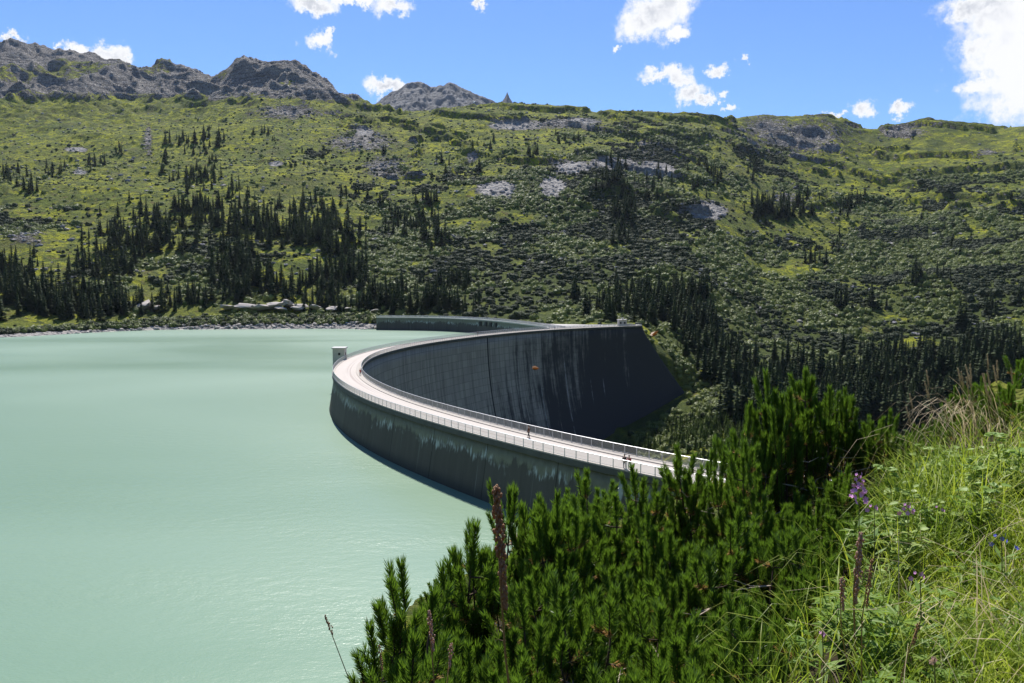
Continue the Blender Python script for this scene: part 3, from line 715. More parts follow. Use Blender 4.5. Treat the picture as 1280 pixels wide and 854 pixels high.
def person(loc, rz, label, top, legs, stride=.12, lean=0.0, arms='down', pack=None, hgt=1.75):
    k = hgt / 1.75
    t = empty('person', loc, rz, k); tag(t, label, 'person')
    l = lean
    hip = .93; sh = 1.42
    J = [(0, 0, hip, .13, .8), (0, l * .5, 1.18, .12, .8), (0, l, sh - .02, .14, .7), (0, l * 1.1, 1.50, .055), (0, l * 1.25 + .01, 1.60, .085), (0, l * 1.3 + .01, 1.70, .085)]
    E_ = [(0, 1), (1, 2), (2, 3), (3, 4), (4, 5)]
    for s in (-1, 1):
        b = len(J); J += [(s * .19, l, sh - .03, .055)]
        if arms == 'down': J += [(s * .25, l + .02, 1.14, .042), (s * .24, l + .10, .90, .034), (s * .235, l + .13, .82, .035), (s * .235, l + .15, .74, .018)]
        else: J += [(s * .24, l + .12, 1.20, .042), (s * .2, l + .34, 1.16, .034), (s * .19, l + .42, 1.17, .035), (s * .17, l + .48, 1.19, .018)]
        E_ += [(2, b), (b, b + 1), (b + 1, b + 2), (b + 2, b + 3), (b + 3, b + 4)]
        b = len(J); y = s * stride
        J += [(s * .10, 0, hip - .10, .088), (s * .10, y * .6 + .02, .50, .06), (s * .10, y, .09, .042), (s * .105, y + .13, .035, .034)]
        E_ += [(0, b), (b, b + 1), (b + 1, b + 2), (b + 2, b + 3)]
    chain('body', J, E_, M['skin'], t)
    # jacket
    J2 = [(0, 0, .90, .155, .82), (0, l * .5, 1.18, .145, .82), (0, l, sh - .02, .165, .72), (0, l * 1.05, 1.475, .075)]; E2 = [(0, 1), (1, 2), (2, 3)]
    for s in (-1, 1):
        b = len(J2); J2 += [(s * .20, l, sh - .03, .07)]
        if arms == 'down': J2 += [(s * .255, l + .02, 1.14, .056), (s * .24, l + .10, .92, .046)]
        else: J2 += [(s * .245, l + .12, 1.20, .056), (s * .2, l + .32, 1.16, .046)]
        E2 += [(2, b), (b, b + 1), (b + 1, b + 2)]
    chain('jacket', J2, E2, CL[top], t)
    J3 = [(0, 0, .95, .14, .82)]; E3 = []
    for s in (-1, 1):
        b = len(J3); y = s * stride; J3 += [(s * .10, 0, hip - .10, .10), (s * .10, y * .6 + .02, .50, .072), (s * .10, y, .12, .058)]
        E3 += [(0, b), (b, b + 1), (b + 1, b + 2)]
    chain('trousers', J3, E3, CL[legs], t)
    for s in (-1, 1):
        sb = MB(); sb.blob((s * .105, s * stride + .05, .05), (.05, .14, .05), 3, 2, .05); sb.build('shoe', CL['black'], t, True)
    hb = MB(); hb.blob((0, l * 1.3 - .015, 1.70), (.098, .105, .085), 5, 2, .06); hb.build('hair', M['hair'], t, True)
    for s in (-1, 1):
        fb = MB(); fb.blob((s * .032, l * 1.28 + .092, 1.655), (.012, .008, .008), 1, 1, 0); fb.build('eye', M['hair'], t, True)
        fb = MB(); fb.blob((s * .09, l * 1.28 + .01, 1.64), (.012, .02, .03), 1, 1, 0); fb.build('ear', M['skin'], t, True)
    fb = MB(); fb.blob((0, l * 1.28 + .1, 1.625), (.013, .018, .022), 1, 1, 0); fb.build('nose', M['skin'], t, True)
    fb = MB(); fb.blob((0, l * 1.28 + .088, 1.585), (.025, .008, .007), 1, 1, 0); fb.build('mouth', M['skin'], t, True)
    if pack:
        pk = MB(); pk.blob((0, l - .2, 1.2), (.16, .11, .25), 4, 2, .06); pk.build('rucksack', CL[pack], t, True)
    return t
def on_road(u, v):
    x, y = on_plane(u, v, .03); return (x, y, .03)
a1 = on_road(780.5, 586.5); a2 = on_road(787, 587.5)
person(a1, R_(140), 'person in dark clothing standing at the lake-side railing beside the one in red', 'black', 'navy', .04)
person(a2, R_(150), 'person in red top and white trousers leaning on the lake-side railing', 'red', 'white', .05, .14, 'rail')
person(on_road(661, 547.5), R_(55), 'person in dark brown clothing walking alone along the middle of the dam road', 'brown', 'black', .2)
p_ = on_road(450.5, 470); person(p_, R_(160), 'person in red jacket beside the inner railing at the bend of the dam', 'red', 'navy', .14, .05, 'down', 'black')
person(on_road(597.3, 419.2), R_(120), 'far off person in dark clothing on the long back stretch of the dam road', 'brown', 'black', .14)

# ------------------------------------------------------------------ scattering on the terrain
_yy = np.geomspace(170, 2700, 1000)
def hit(u, v):
    """first point of the terrain under a photo pixel"""
    u = np.asarray(u, float); v = np.asarray(v, float); dx, dy, dz = ray(u, v)
    X = dx[:, None] / dy[:, None] * _yy[None]; Yb = np.broadcast_to(_yy[None], X.shape); Zr = EYE + (dz / dy)[:, None] * _yy[None]
    G = ground(X.ravel(), Yb.ravel()).reshape(X.shape)
    below = (Zr < G); ok = below.any(1); j = below.argmax(1)
    n = np.arange(len(u)); return X[n, j], _yy[j], G[n, j], ok & (j > 0)

def gn_instances(name, pts, scl, rz, idxs, protos, tilt=None, scl3=None):
    me = bpy.data.meshes.new(name); me.vertices.add(len(pts)); me.vertices.foreach_set('co', np.asarray(pts, np.float32).ravel())
    S3 = np.stack([scl, scl, scl], 1) if scl3 is None else scl3
    a = me.attributes.new('scl', 'FLOAT_VECTOR', 'POINT'); a.data.foreach_set('vector', S3.astype(np.float32).ravel())
    rot = np.zeros((len(pts), 3), np.float32); rot[:, 2] = rz
    if tilt is not None: rot[:, 0] = tilt[:, 0]; rot[:, 1] = tilt[:, 1]
    a = me.attributes.new('rot', 'FLOAT_VECTOR', 'POINT'); a.data.foreach_set('vector', rot.ravel())
    a = me.attributes.new('pick', 'INT', 'POINT'); a.data.foreach_set('value', np.asarray(idxs, np.int32))
    o = bpy.data.objects.new(name, me); C.objects.link(o)
    ng = bpy.data.node_groups.new(name + '_nodes', 'GeometryNodeTree')
    ng.interface.new_socket('Geometry', in_out='INPUT', socket_type='NodeSocketGeometry'); ng.interface.new_socket('Geometry', in_out='OUTPUT', socket_type='NodeSocketGeometry')
    gi = ng.nodes.new('NodeGroupInput'); go = ng.nodes.new('NodeGroupOutput'); ip = ng.nodes.new('GeometryNodeInstanceOnPoints'); jn = ng.nodes.new('GeometryNodeJoinGeometry')
    for p in protos:
        oi = ng.nodes.new('GeometryNodeObjectInfo'); oi.inputs['Object'].default_value = p; oi.inputs['As Instance'].default_value = True; oi.transform_space = 'ORIGINAL'
        ng.links.new(oi.outputs['Geometry'], jn.inputs[0])
    def attr(nm, ty):
        n = ng.nodes.new('GeometryNodeInputNamedAttribute'); n.data_type = ty; n.inputs['Name'].default_value = nm
        return [s for s in n.outputs if s.enabled and s.name == 'Attribute'][0]
    mv = ng.nodes.new('GeometryNodeMeshToPoints')
    ng.links.new(gi.outputs[0], mv.inputs[0]); ng.links.new(mv.outputs[0], ip.inputs['Points'])
    ng.links.new(jn.outputs[0], ip.inputs['Instance']); ip.inputs['Pick Instance'].default_value = True
    ng.links.new(attr('pick', 'INT'), ip.inputs['Instance Index']); ng.links.new(attr('scl', 'FLOAT_VECTOR'), ip.inputs['Scale'])
    er = ng.nodes.new('FunctionNodeEulerToRotation'); ng.links.new(attr('rot', 'FLOAT_VECTOR'), er.inputs[0]); ng.links.new(er.outputs[0], ip.inputs['Rotation'])
    ng.links.new(ip.outputs[0], go.inputs[0])
    md = o.modifiers.new('scatter', 'NODES'); md.node_group = ng
    return o

# --- spruce meshes (unit height 1)
def spruce_mesh(seed, wid=.13, layers=17):
    r = random.Random(seed); V_ = []; Fs = []
    for k in range(layers):
        t = k / (layers - 1); z = .05 + .93 * t; w = wid * (1 - t) ** .75 * r.uniform(.75, 1.15) + .008
        nb = 9 if t < .7 else 6
        for b in range(nb):
            a = 2 * math.pi * (b + r.random()) / nb; ww = w * r.uniform(.55, 1.2); dr = .05 * r.uniform(.3, 1.2) * (1 - t * .4); hw = .30 * ww + .012
            c, s = math.cos(a), math.sin(a); n = len(V_)
            V_ += [(0, 0, z + .035), (c * ww * .6 - s * hw, s * ww * .6 + c * hw, z - dr * .55), (c * ww, s * ww, z - dr), (c * ww * .6 + s * hw, s * ww * .6 - c * hw, z - dr * .6), (c * ww * .45, s * ww * .45, z - dr * .15)]
            Fs += [(n, n + 1, n + 4), (n + 1, n + 2, n + 4), (n + 2, n + 3, n + 4), (n + 3, n, n + 4)]
    n = len(V_)
    for q in range(5): V_.append((.02 * math.cos(q * 1.257), .02 * math.sin(q * 1.257), .8))
    V_.append((0, 0, 1.0))
    for q in range(5): Fs.append((n + q, n + (q + 1) % 5, n + 5))
    return mesh_np('crown', np.array(V_), np.array(Fs))
spr_me = [spruce_mesh(1, .175, 18), spruce_mesh(2, .15, 18), spruce_mesh(3, .20, 16), spruce_mesh(4, .165, 20), spruce_mesh(5, .23, 14)]
for m_ in spr_me: m_.materials.append(M['spruce'])
yng_me = [spruce_mesh(11, .19, 12), spruce_mesh(12, .22, 12)]
for m_ in yng_me: m_.materials.append(M['young'])
tk = MB(); tk.tube([(0, 0, -.06), (0, 0, .3), (0, 0, .8)], [.014, .011, .004], 5)
trunk_me = bpy.data.meshes.new('trunk'); trunk_me.from_pydata(tk.v, [], tk.f); trunk_me.materials.append(M['bark'])

# clusters: (u, v of tree feet, su, sv, n, hmin, hmax, region)
CLS = [
 (20, 228, 16, 12, 16, 12, 22, 0), (68, 213, 12, 6, 9, 12, 20, 0), (122, 208, 12, 5, 11, 12, 22, 0), (36, 240, 8, 3, 5, 14, 18, 0), (150, 188, 6, 8, 5, 12, 20, 0), (170, 262, 12, 8, 6, 12, 20, 0),
 (240, 180, 22, 9, 20, 14, 26, 0), (262, 172, 12, 6, 8, 14, 24, 0), (205, 203, 2.5, 6, 4, 16, 24, 0), (240, 228, 28, 10, 30, 12, 22, 0), (266, 212, 4, 8, 5, 12, 20, 0), (300, 245, 30, 6, 10, 12, 20, 0),
 (320, 165, 12, 6, 4, 10, 16, 0), (335, 170, 5, 4, 3, 10, 16, 0), (480, 190, 3, 4, 3, 12, 18, 1), (385, 200, 20, 10, 4, 10, 14, 0),
 (230, 282, 70, 14, 75, 15, 24, 2), (170, 305, 45, 16, 70, 14, 24, 2), (130, 335, 30, 12, 50, 14, 22, 2), (330, 285, 60, 16, 85, 15, 25, 2), (405, 298, 35, 14, 90, 15, 25, 2), (300, 335, 26, 16, 60, 16, 27, 2),
 (250, 262, 40, 5, 30, 14, 22, 2), (380, 262, 40, 6, 25, 14, 20, 2), (430, 345, 26, 20, 70, 14, 24, 2), (340, 360, 50, 10, 50, 13, 22, 2), (60, 375, 60, 12, 110, 12, 24, 2), (10, 350, 30, 20, 60, 12, 22, 2), (90, 392, 60, 6, 50, 12, 20, 2),
 (160, 385, 50, 8, 40, 12, 20, 2), (250, 375, 40, 8, 25, 12, 18, 2), (410, 384, 40, 5, 45, 9, 16, 2), (300, 372, 10, 4, 12, 14, 22, 2),
 (533, 252, 9, 8, 14, 14, 24, 1), (515, 288, 22, 9, 36, 12, 22, 1), (545, 300, 12, 10, 18, 14, 22, 1), (480, 258, 5, 5, 6, 14, 22, 1), (440, 242, 16, 5, 10, 12, 20, 1), (495, 275, 5, 6, 6, 14, 22, 1),
 (530, 384, 46, 7, 70, 10, 20, 3), (480, 375, 26, 9, 50, 10, 20, 3), (575, 352, 8, 8, 10, 12, 20, 3), (555, 360, 20, 8, 24, 12, 20, 3),
 (760, 396, 24, 6, 34, 14, 24, 4), (718, 368, 6, 4, 7, 12, 20, 4), (830, 396, 26, 10, 62, 15, 26, 4), (870, 415, 22, 14, 34, 14, 24, 4), (800, 372, 20, 6, 30, 14, 22, 4), (850, 372, 26, 8, 40, 14, 22, 4),
 (766, 222, 14, 12, 26, 14, 24, 1), (778, 275, 11, 20, 34, 14, 26, 1), (790, 248, 14, 12, 16, 12, 20, 1), (668, 195, 6, 6, 7, 12, 20, 1), (702, 175, 14, 6, 6, 10, 18, 1), (612, 185, 14, 6, 4, 10, 16, 1), (555, 205, 10, 12, 5, 12, 18, 1), (600, 215, 3, 8, 3, 12, 22, 1),
 (880, 222, 14, 8, 8, 12, 22, 1), (937, 212, 7, 9, 12, 14, 26, 1), (850, 238, 22, 10, 12, 12, 22, 1), (900, 225, 8, 8, 6, 16, 22, 1), (820, 235, 10, 12, 8, 12, 22, 1),
 (978, 265, 26, 12, 65, 14, 28, 5), (1063, 262, 12, 10, 18, 14, 26, 5), (945, 262, 10, 8, 12, 14, 24, 5), (1020, 330, 14, 4, 7, 14, 22, 5), (1075, 385, 22, 8, 14, 14, 26, 5), (1148, 350, 6, 10, 8, 16, 26, 5), (1182, 350, 8, 6, 4, 14, 20, 5),
 (1203, 415, 6, 6, 6, 16, 26, 5), (1235, 385, 8, 8, 6, 14, 22, 5), (1275, 375, 8, 10, 4, 14, 22, 5), (1040, 300, 60, 14, 10, 10, 16, 5), (1200, 300, 60, 30, 14, 10, 16, 5),
 (905, 470, 26, 16, 36, 12, 22, 6), (1000, 480, 60, 12, 64, 15, 28, 6), (1120, 488, 70, 10, 130, 18, 30, 6), (1230, 470, 50, 14, 80, 18, 30, 6), (1080, 520, 90, 14, 190, 18, 30, 6), (1200, 515, 70, 16, 120, 18, 30, 6), (960, 520, 40, 16, 80, 14, 24, 6), (1250, 442, 30, 6, 40, 14, 24, 6), (1130, 450, 80, 8, 60, 14, 22, 6), (890, 440, 22, 8, 26, 12, 20, 6),
]
YNG = [(870, 545, 40, 14, 190, 5, 9), (920, 555, 40, 18, 120, 6, 10), (800, 560, 26, 6, 60, 4, 7), (850, 440, 16, 6, 20, 5, 8), (210, 400, 200, 3, 40, 4, 7)]
def clump(L, seed):
    r = np.random.default_rng(seed); U = []; Vv = []; H = []; Rg = []
    for q in L:
        n = int(q[4] * 1.02); U.append(q[0] + r.normal(0, .75, n).clip(-1.5, 1.5) * q[2]); Vv.append(q[1] + r.normal(0, .75, n).clip(-1.5, 1.5) * q[3]); H.append(r.uniform(q[5] * .7, q[6] * .92, n)); Rg.append(np.full(n, q[7] if len(q) > 7 else 0))
    U, Vv, H, Rg = map(np.concatenate, (U, Vv, H, Rg)); X, Y, Z, ok = hit(U, Vv)
    ok &= (Z > WATER + 1.5) | (U > 745)
    rc = np.hypot(X - CX, Y - CY); ph = np.degrees(np.arctan2(Y - CY, X - CX)) % 360
    ok &= ~((np.abs(rc - 210) < 26) & (ph > 108) & (ph < 240))
    # keep clear of the side dam
    for (sx, sy) in SIDE: ok &= np.hypot(X - sx, Y - sy) > 14
    return X[ok], Y[ok], Z[ok], H[ok], Rg[ok], U[ok], Vv[ok]
X, Y, Z, H, Rg, U, Vv = clump(CLS, 5)
PINE_TOP = np.interp(U, [470, 560, 640, 740, 860, 900, 1000, 1080, 1130, 1180, 1280], [850, 660, 590, 590, 570, 540, 470, 490, 560, 520, 465])
app = H / Y; topv = project(X, Y, Z + H)[1]
cand = np.where((topv + 12 < PINE_TOP) & (U > 2) & (U < 1278))[0]
ind = set(cand[np.argsort(-app[cand])][:295].tolist())
REG = ['dark spruce tree high on the open meadow slope at the left', 'dark spruce tree on the rocky shrub slope above the middle of the dam', 'dark spruce tree in the forest on the left shore of the lake',
       'dark spruce tree in the strip just behind the low side dam', 'dark spruce tree in the stand behind the far end of the arch dam', 'dark spruce tree on the shaded ledges of the right hillside', 'dark spruce tree in the valley forest right of the dam']
rr_ = np.random.default_rng(3); rest = []
protos = {}
for i in range(len(X)):
    if i in ind:
        k = i % 5; h = float(H[i]); g = 'spruce trees, ' + REG[Rg[i]].replace('dark spruce tree ', '')
        t = empty('spruce_tree', (float(X[i]), float(Y[i]), float(Z[i]) - .2), float(rr_.uniform(0, 6.28)), (h * float(rr_.uniform(.85, 1.6)),) * 2 + (h,))
        tag(t, REG[Rg[i]], 'tree', g)
        c = bpy.data.objects.new('crown', spr_me[k]); C.objects.link(c); c.parent = t; protos.setdefault(k, c)
        c2 = bpy.data.objects.new('trunk', trunk_me); C.objects.link(c2); c2.parent = t
    else: rest.append(i)
rest = np.array(rest); s3 = np.stack([H[rest] * rr_.uniform(.85, 1.7, len(rest))] * 2 + [H[rest]], 1)
o = gn_instances('spruce_forest', np.stack([X[rest], Y[rest], Z[rest] - .2], 1), H[rest], rr_.uniform(0, 6.28, len(rest)), rest % 5, [protos[k] for k in range(5)], None, s3)
tag(o, 'mass of small dark spruces farther off on the slopes', 'forest', kind='stuff')
X, Y, Z, H, Rg, U, Vv = clump(YNG, 6)
for i in range(2):
    t = empty('young_spruce', (float(X[i]), float(Y[i]), float(Z[i])), 0, float(H[i])); tag(t, 'small bright green young spruce on the sunny mound below the dam', 'tree', 'young spruces on the mound below the dam')
    c = bpy.data.objects.new('crown', yng_me[i]); C.objects.link(c); c.parent = t; protos['y%d' % i] = c
    c2 = bpy.data.objects.new('trunk', trunk_me); C.objects.link(c2); c2.parent = t
o = gn_instances('young_spruce_thicket', np.stack([X, Y, Z - .2], 1)[2:], H[2:], rr_.uniform(0, 6.28, len(X) - 2), np.arange(len(X) - 2) % 2, [protos['y0'], protos['y1']])
tag(o, 'thicket of small bright young spruces on the mound below the dam', 'young trees', kind='stuff')

# --- shrubs
def shrub_mesh(seed, nl=150, flat=.62):
    r = np.random.default_rng(seed); mb = MB()
    for k in range(4): mb.blob((r.uniform(-.25, .25), r.uniform(-.25, .25), .18), (.30, .30, .30), seed * 10 + k, 2, .22)
    V_ = list(mb.v); Fs = list(mb.f)
    d = r.normal(size=(nl, 3)); d /= np.linalg.norm(d, axis=1)[:, None]; d[:, 2] = np.abs(d[:, 2])
    lob = 1 + .25 * np.sin(3 * np.arctan2(d[:, 1], d[:, 0]) + seed) 
    P = d * (r.uniform(.75, 1.08, nl) * lob)[:, None] * np.array([.52, .52, flat])
    T = []
    for i in range(nl):
        a = r.normal(size=3); a -= a.dot(d[i]) * d[i] * .7; a /= np.linalg.norm(a); b = np.cross(d[i], a); s = r.uniform(.06, .13)
        n = len(V_); V_ += [tuple(P[i] - a * s), tuple(P[i] + b * s * .8), tuple(P[i] + a * s), ]; Fs.append((n, n + 1, n + 2))
    me = bpy.data.meshes.new('foliage'); me.from_pydata([tuple(map(float, q)) for q in V_], [], Fs); me.update(); return me
sh_me = [shrub_mesh(k) for k in range(4)]
for m_ in sh_me: m_.materials.append(M['shrub'])
sc_me = [shrub_mesh(20 + k, 170, .5) for k in range(3)]
for m_ in sc_me: m_.materials.append(M['scrub'])
scr_flat = scrub.ravel()
NS = 260000
th = rng.uniform(-35, 35, NS); r_ = np.sqrt(rng.uniform(440 ** 2, 1650 ** 2, NS) * .55 + rng.uniform(440, 1650, NS) ** 2 * .45)
X = r_ * np.sin(np.radians(th)); Y = r_ * np.cos(np.radians(th))
def samp(A, X, Y):
    th = np.degrees(np.arctan2(X, Y)); r = np.hypot(X, Y)
    i = np.rint(np.interp(th, th1, np.arange(len(th1)))).astype(int); j = np.rint(np.interp(r, r1, np.arange(len(r1)))).astype(int); return A[i, j]
dn = samp(scrub, X, Y)
keep = rng.random(NS) < (.035 + .42 * np.maximum(dn, .9 * ((X > -110) & (X < 90) & (Y < 640)))) * (samp(rock, X, Y) < .8)
Z = ground(X, Y)
uu, vv = project(X, Y, Z); keep &= (Z > WATER + 2.5) | (uu > 750)
rc = np.hypot(X - CX, Y - CY); ph = np.degrees(np.arctan2(Y - CY, X - CX)) % 360
keep &= ~((rc < np.where(ph < 122, 222, 240)) & (rc > 190) & (ph > 108) & (ph < 240)); sdd = np.full(len(X), 1e9)
for q_ in range(len(SIDE) - 1):
    ax_, ay_ = SIDE[q_]; bx_, by_ = SIDE[q_ + 1]; t_ = np.clip(((X - ax_) * (bx_ - ax_) + (Y - ay_) * (by_ - ay_)) / ((bx_ - ax_) ** 2 + (by_ - ay_) ** 2), 0, 1)
    sdd = np.minimum(sdd, np.hypot(X - ax_ - t_ * (bx_ - ax_), Y - ay_ - t_ * (by_ - ay_)))
keep &= (sdd > 14) & ~((X > 5) & (X < 78) & (Y < 458))
scr_b = (X > -110) & (X < 90) & (Y > 440) & (Y < 640)
# meadow clearing on valley floor
uu, vv = project(X, Y, Z)
keep &= ell(uu, vv, [(1110, 468, 50, 7)]) < .3
X, Y, Z, dn = X[keep], Y[keep], Z[keep], dn[keep]
S = np.clip(3.3 * np.exp(rng.normal(0, .38, len(X))), 1.3, 8.5) * (.75 + .35 * dn)
dark = (fbm(X / 75, Y / 60, 4, 101) > .10) | (rng.random(len(X)) < .12)
# valley side near the mound too
U2 = np.concatenate([rng.uniform(740, 1280, 1500), rng.uniform(795, 900, 520)]); V2 = np.concatenate([rng.uniform(425, 600, 1500), rng.uniform(415, 560, 520)]); x2, y2, z2, ok = hit(U2, V2)
rc = np.hypot(x2 - CX, y2 - CY); ph = np.degrees(np.arctan2(y2 - CY, x2 - CX)) % 360
ok &= ~((rc > 192) & (rc < 221) & (ph > 112)) & ~((rc > 192) & (rc < 235) & (ph > 121)) & (y2 < 470) & (ell(*project(x2, y2, z2), [(848, 508, 22, 5), (800, 540, 10, 4)]) < .5)
X = np.concatenate([X, x2[ok]]); Y = np.concatenate([Y, y2[ok]]); Z = np.concatenate([Z, z2[ok]]); S = np.concatenate([S, rng.uniform(2, 4.6, ok.sum())]); dark = np.concatenate([dark, rng.random(ok.sum()) < .15])
# shore fringe
u3 = rng.uniform(-10, 470, 900); x3 = []; 
y3 = np.interp(u3, [-300, 0, 200, 400, 500], [372, 466, 551, 568, 560]) + rng.uniform(5, 20, 900); x3 = (u3 - 640) / F * y3; z3 = ground(x3, y3); ok = z3 > WATER + 1.6
X = np.concatenate([X, x3[ok]]); Y = np.concatenate([Y, y3[ok]]); Z = np.concatenate([Z, z3[ok]]); S = np.concatenate([S, rng.uniform(2.4, 5.2, ok.sum())]); dark = np.concatenate([dark, rng.random(ok.sum()) < .5])
alder_ids = np.where(~dark)[0]; dk = np.where(dark)[0]  # indices of the paler alder shrubs and of the dark pine shrubs
uu, vv = project(X, Y, Z)
def shrub_things(ids, meshes, name, label, group, n):
    ids = ids[(uu[ids] > 0) & (uu[ids] < 1280) & (vv[ids] < np.interp(uu[ids], [470, 640, 860, 1000, 1280], [900, 590, 560, 470, 465]) - 6)]
    ids = ids[np.argsort(-(S[ids] / Y[ids]))][:n]; pr = []
    for q, i in enumerate(ids):
        s = float(S[i]); o = bpy.data.objects.new(name, meshes[q % len(meshes)]); C.objects.link(o)
        o.location = (float(X[i]), float(Y[i]), float(Z[i]) - .2); o.rotation_euler = (0, 0, random.uniform(0, 6.28)); o.scale = (s, s, s)
        tag(o, label, 'shrub', group)
        if q < len(meshes): pr.append(o)
    return ids, pr
i1, pr1 = shrub_things(alder_ids, sh_me, 'alder_shrub', 'large rounded grey-green alder shrub on the banks and slopes beyond the dam', 'larger alder shrubs beyond the dam', 290)
i2, pr2 = shrub_things(dk, sc_me, 'pine_shrub', 'low dark green pine shrub among paler shrubs on the slopes beyond the dam', 'larger dark pine shrubs beyond the dam', 150)
for ids, used, pr, nm, lb in ((alder_ids, i1, pr1, 'alder_thicket', 'mass of grey-green shrubs over the mountainside'), (dk, i2, pr2, 'pine_scrub', 'mass of dark green low pine scrub over the mountainside')):
    ids = np.setdiff1d(ids, used); n = len(ids)
    o = gn_instances(nm, np.stack([X[ids], Y[ids], Z[ids] - .2], 1), S[ids], rng.uniform(0, 6.28, n), np.arange(n) % len(pr), pr, None, np.stack([S[ids], S[ids] * rng.uniform(.8, 1.2, n), S[ids] * rng.uniform(.7, 1.25, n)], 1))
    tag(o, lb, 'shrubs', kind='stuff')
print('shrubs', len(X))

# --- rocks
def rock_mesh(seed, mat, amp=.28):
    mb = MB(); mb.blob((0, 0, .1), (.55, .5, .38), seed, 2, amp); me = bpy.data.meshes.new('rock'); me.from_pydata(mb.v, [], mb.f)
    bm = bmesh.new(); bm.from_mesh(me)
    for v in bm.verts: v.co += Vector((random.uniform(-.05, .05), random.uniform(-.05, .05), random.uniform(-.05, .05)))
    bm.to_mesh(me); bm.free(); me.materials.append(mat); return me
rk_me = [rock_mesh(k, M['rockobj']) for k in range(4)]; gk_me = [rock_mesh(30 + k, M['grey_rock']) for k in range(3)]
prr = []
def boulder(x, y, s, me, label, group, zoff=0):
    o = bpy.data.objects.new('boulder', me); C.objects.link(o); o.location = (x, y, g1(x, y) + zoff); o.rotation_euler = (random.uniform(-.3, .3), random.uniform(-.3, .3), random.uniform(0, 6.28)); o.scale = s
    tag(o, label, 'boulder', group); return o
for k in range(150):
    u = random.choice([random.uniform(80, 472), random.uniform(230, 472)]); y = float(np.interp(u, [0, 200, 400, 500], [466, 551, 568, 560])) + random.uniform(-1, 7); x = (u - 640) / F * y
    s = random.uniform(1.0, 3.0); o = boulder(x, y, (s * 1.4, s, s * .9), rk_me[k % 4], 'pale boulder on the rocky far shoreline of the lake', 'boulders along the far shoreline'); prr.append(o)
for k in range(14):
    u = 455 + random.uniform(-12, 18); y = 556 + random.uniform(-4, 4); s = random.uniform(2.5, 4.5)
    boulder((u - 640) / F * y, y, (s * 1.2, s, s), rk_me[k % 4], 'large pale rock in the heap at the left end of the low side dam', 'rock heap beside the side dam')
slabs = [(285, 387, 9), (305, 386, 12), (325, 387, 13), (345, 384, 14), (362, 383, 14), (375, 386, 10), (395, 387, 9), (415, 388, 7), (350, 388, 9), (180, 385, 15), (195, 387, 8), (435, 388, 5), (468, 391, 6), (372, 388, 8)]
for k, (u, v, s) in enumerate(slabs):
    x, y, z, ok = hit([u], [v + 2]); 
    boulder(float(x[0]), float(y[0]), (s * 1.25, s * .8, s * .42), rk_me[k % 4], 'broad white rock slab in the row above the far shore', 'white rock slabs above the far shore', 2.2)
# scree and outcrop stones (countless)
NR = 60000; th = rng.uniform(-35, 35, NR); r_ = rng.uniform(700, 2350, NR); X = r_ * np.sin(np.radians(th)); Y = r_ * np.cos(np.radians(th))
rkv = samp(rock, X, Y); kp = (rng.random(NR) < np.where(rkv > .45, np.where(Y > 1500, .12, .5), .045)); X, Y = X[kp], Y[kp]; Z = ground(X, Y); n = len(X)
g0 = boulder(-250, 1100, (3, 3, 3), gk_me[0], 'grey boulder lying alone on the left meadow slope', None); g0b = boulder(-180, 1160, (3, 3, 3), gk_me[1], 'smaller grey boulder on the meadow slope above the left forest', None)
SS = rng.uniform(1.2, 5.5, n) * rng.uniform(.6, 1.1, n)
o = gn_instances('scree_stones', np.stack([X, Y, Z], 1), SS, rng.uniform(0, 6.28, n), np.arange(n) % 3, [g0, g0b, prr[0]], None, np.stack([SS * 1.2, SS, SS * .8], 1))
tag(o, 'countless grey stones on the scree and outcrops', 'stones', kind='stuff')

# ------------------------------------------------------------------ foreground dwarf pines
def needles(base, dirs, n, L, w, r):
    """brush of n needles along a shoot: base (k,3) points along the axis with direction; returns tri verts"""
def shoot_arrays(p0, p1, n, r, lmin=.042, lmax=.060, tip=True):
    ax = p1 - p0; ln = np.linalg.norm(ax); ax = ax / ln
    t = r.random(n) ** .85; P = p0 + np.outer(t, ax) * ln
    a = r.uniform(0, 2 * np.pi, n); o1 = np.cross(ax, [.3, .9, .2]); o1 /= np.linalg.norm(o1); o2 = np.cross(ax, o1)
    rad = np.outer(np.cos(a), o1) + np.outer(np.sin(a), o2)
    ang = np.radians(r.uniform(24, 58, n)) * (1.05 - .45 * t)
    D = np.cos(ang)[:, None] * ax + np.sin(ang)[:, None] * rad
    L = r.uniform(lmin, lmax, n); side = np.cross(D, r.normal(size=(n, 3))); side /= np.linalg.norm(side, axis=1)[:, None]
    w = .0022
    B = P + rad * .003
    mid = B + D * (L * .55)[:, None]; tipp = B + D * L[:, None] + ax * (L * .10)[:, None]
    return np.stack([B - side * w * .8, B + side * w * .8, mid + side * w, tipp, mid - side * w], 1)     # 5-gon
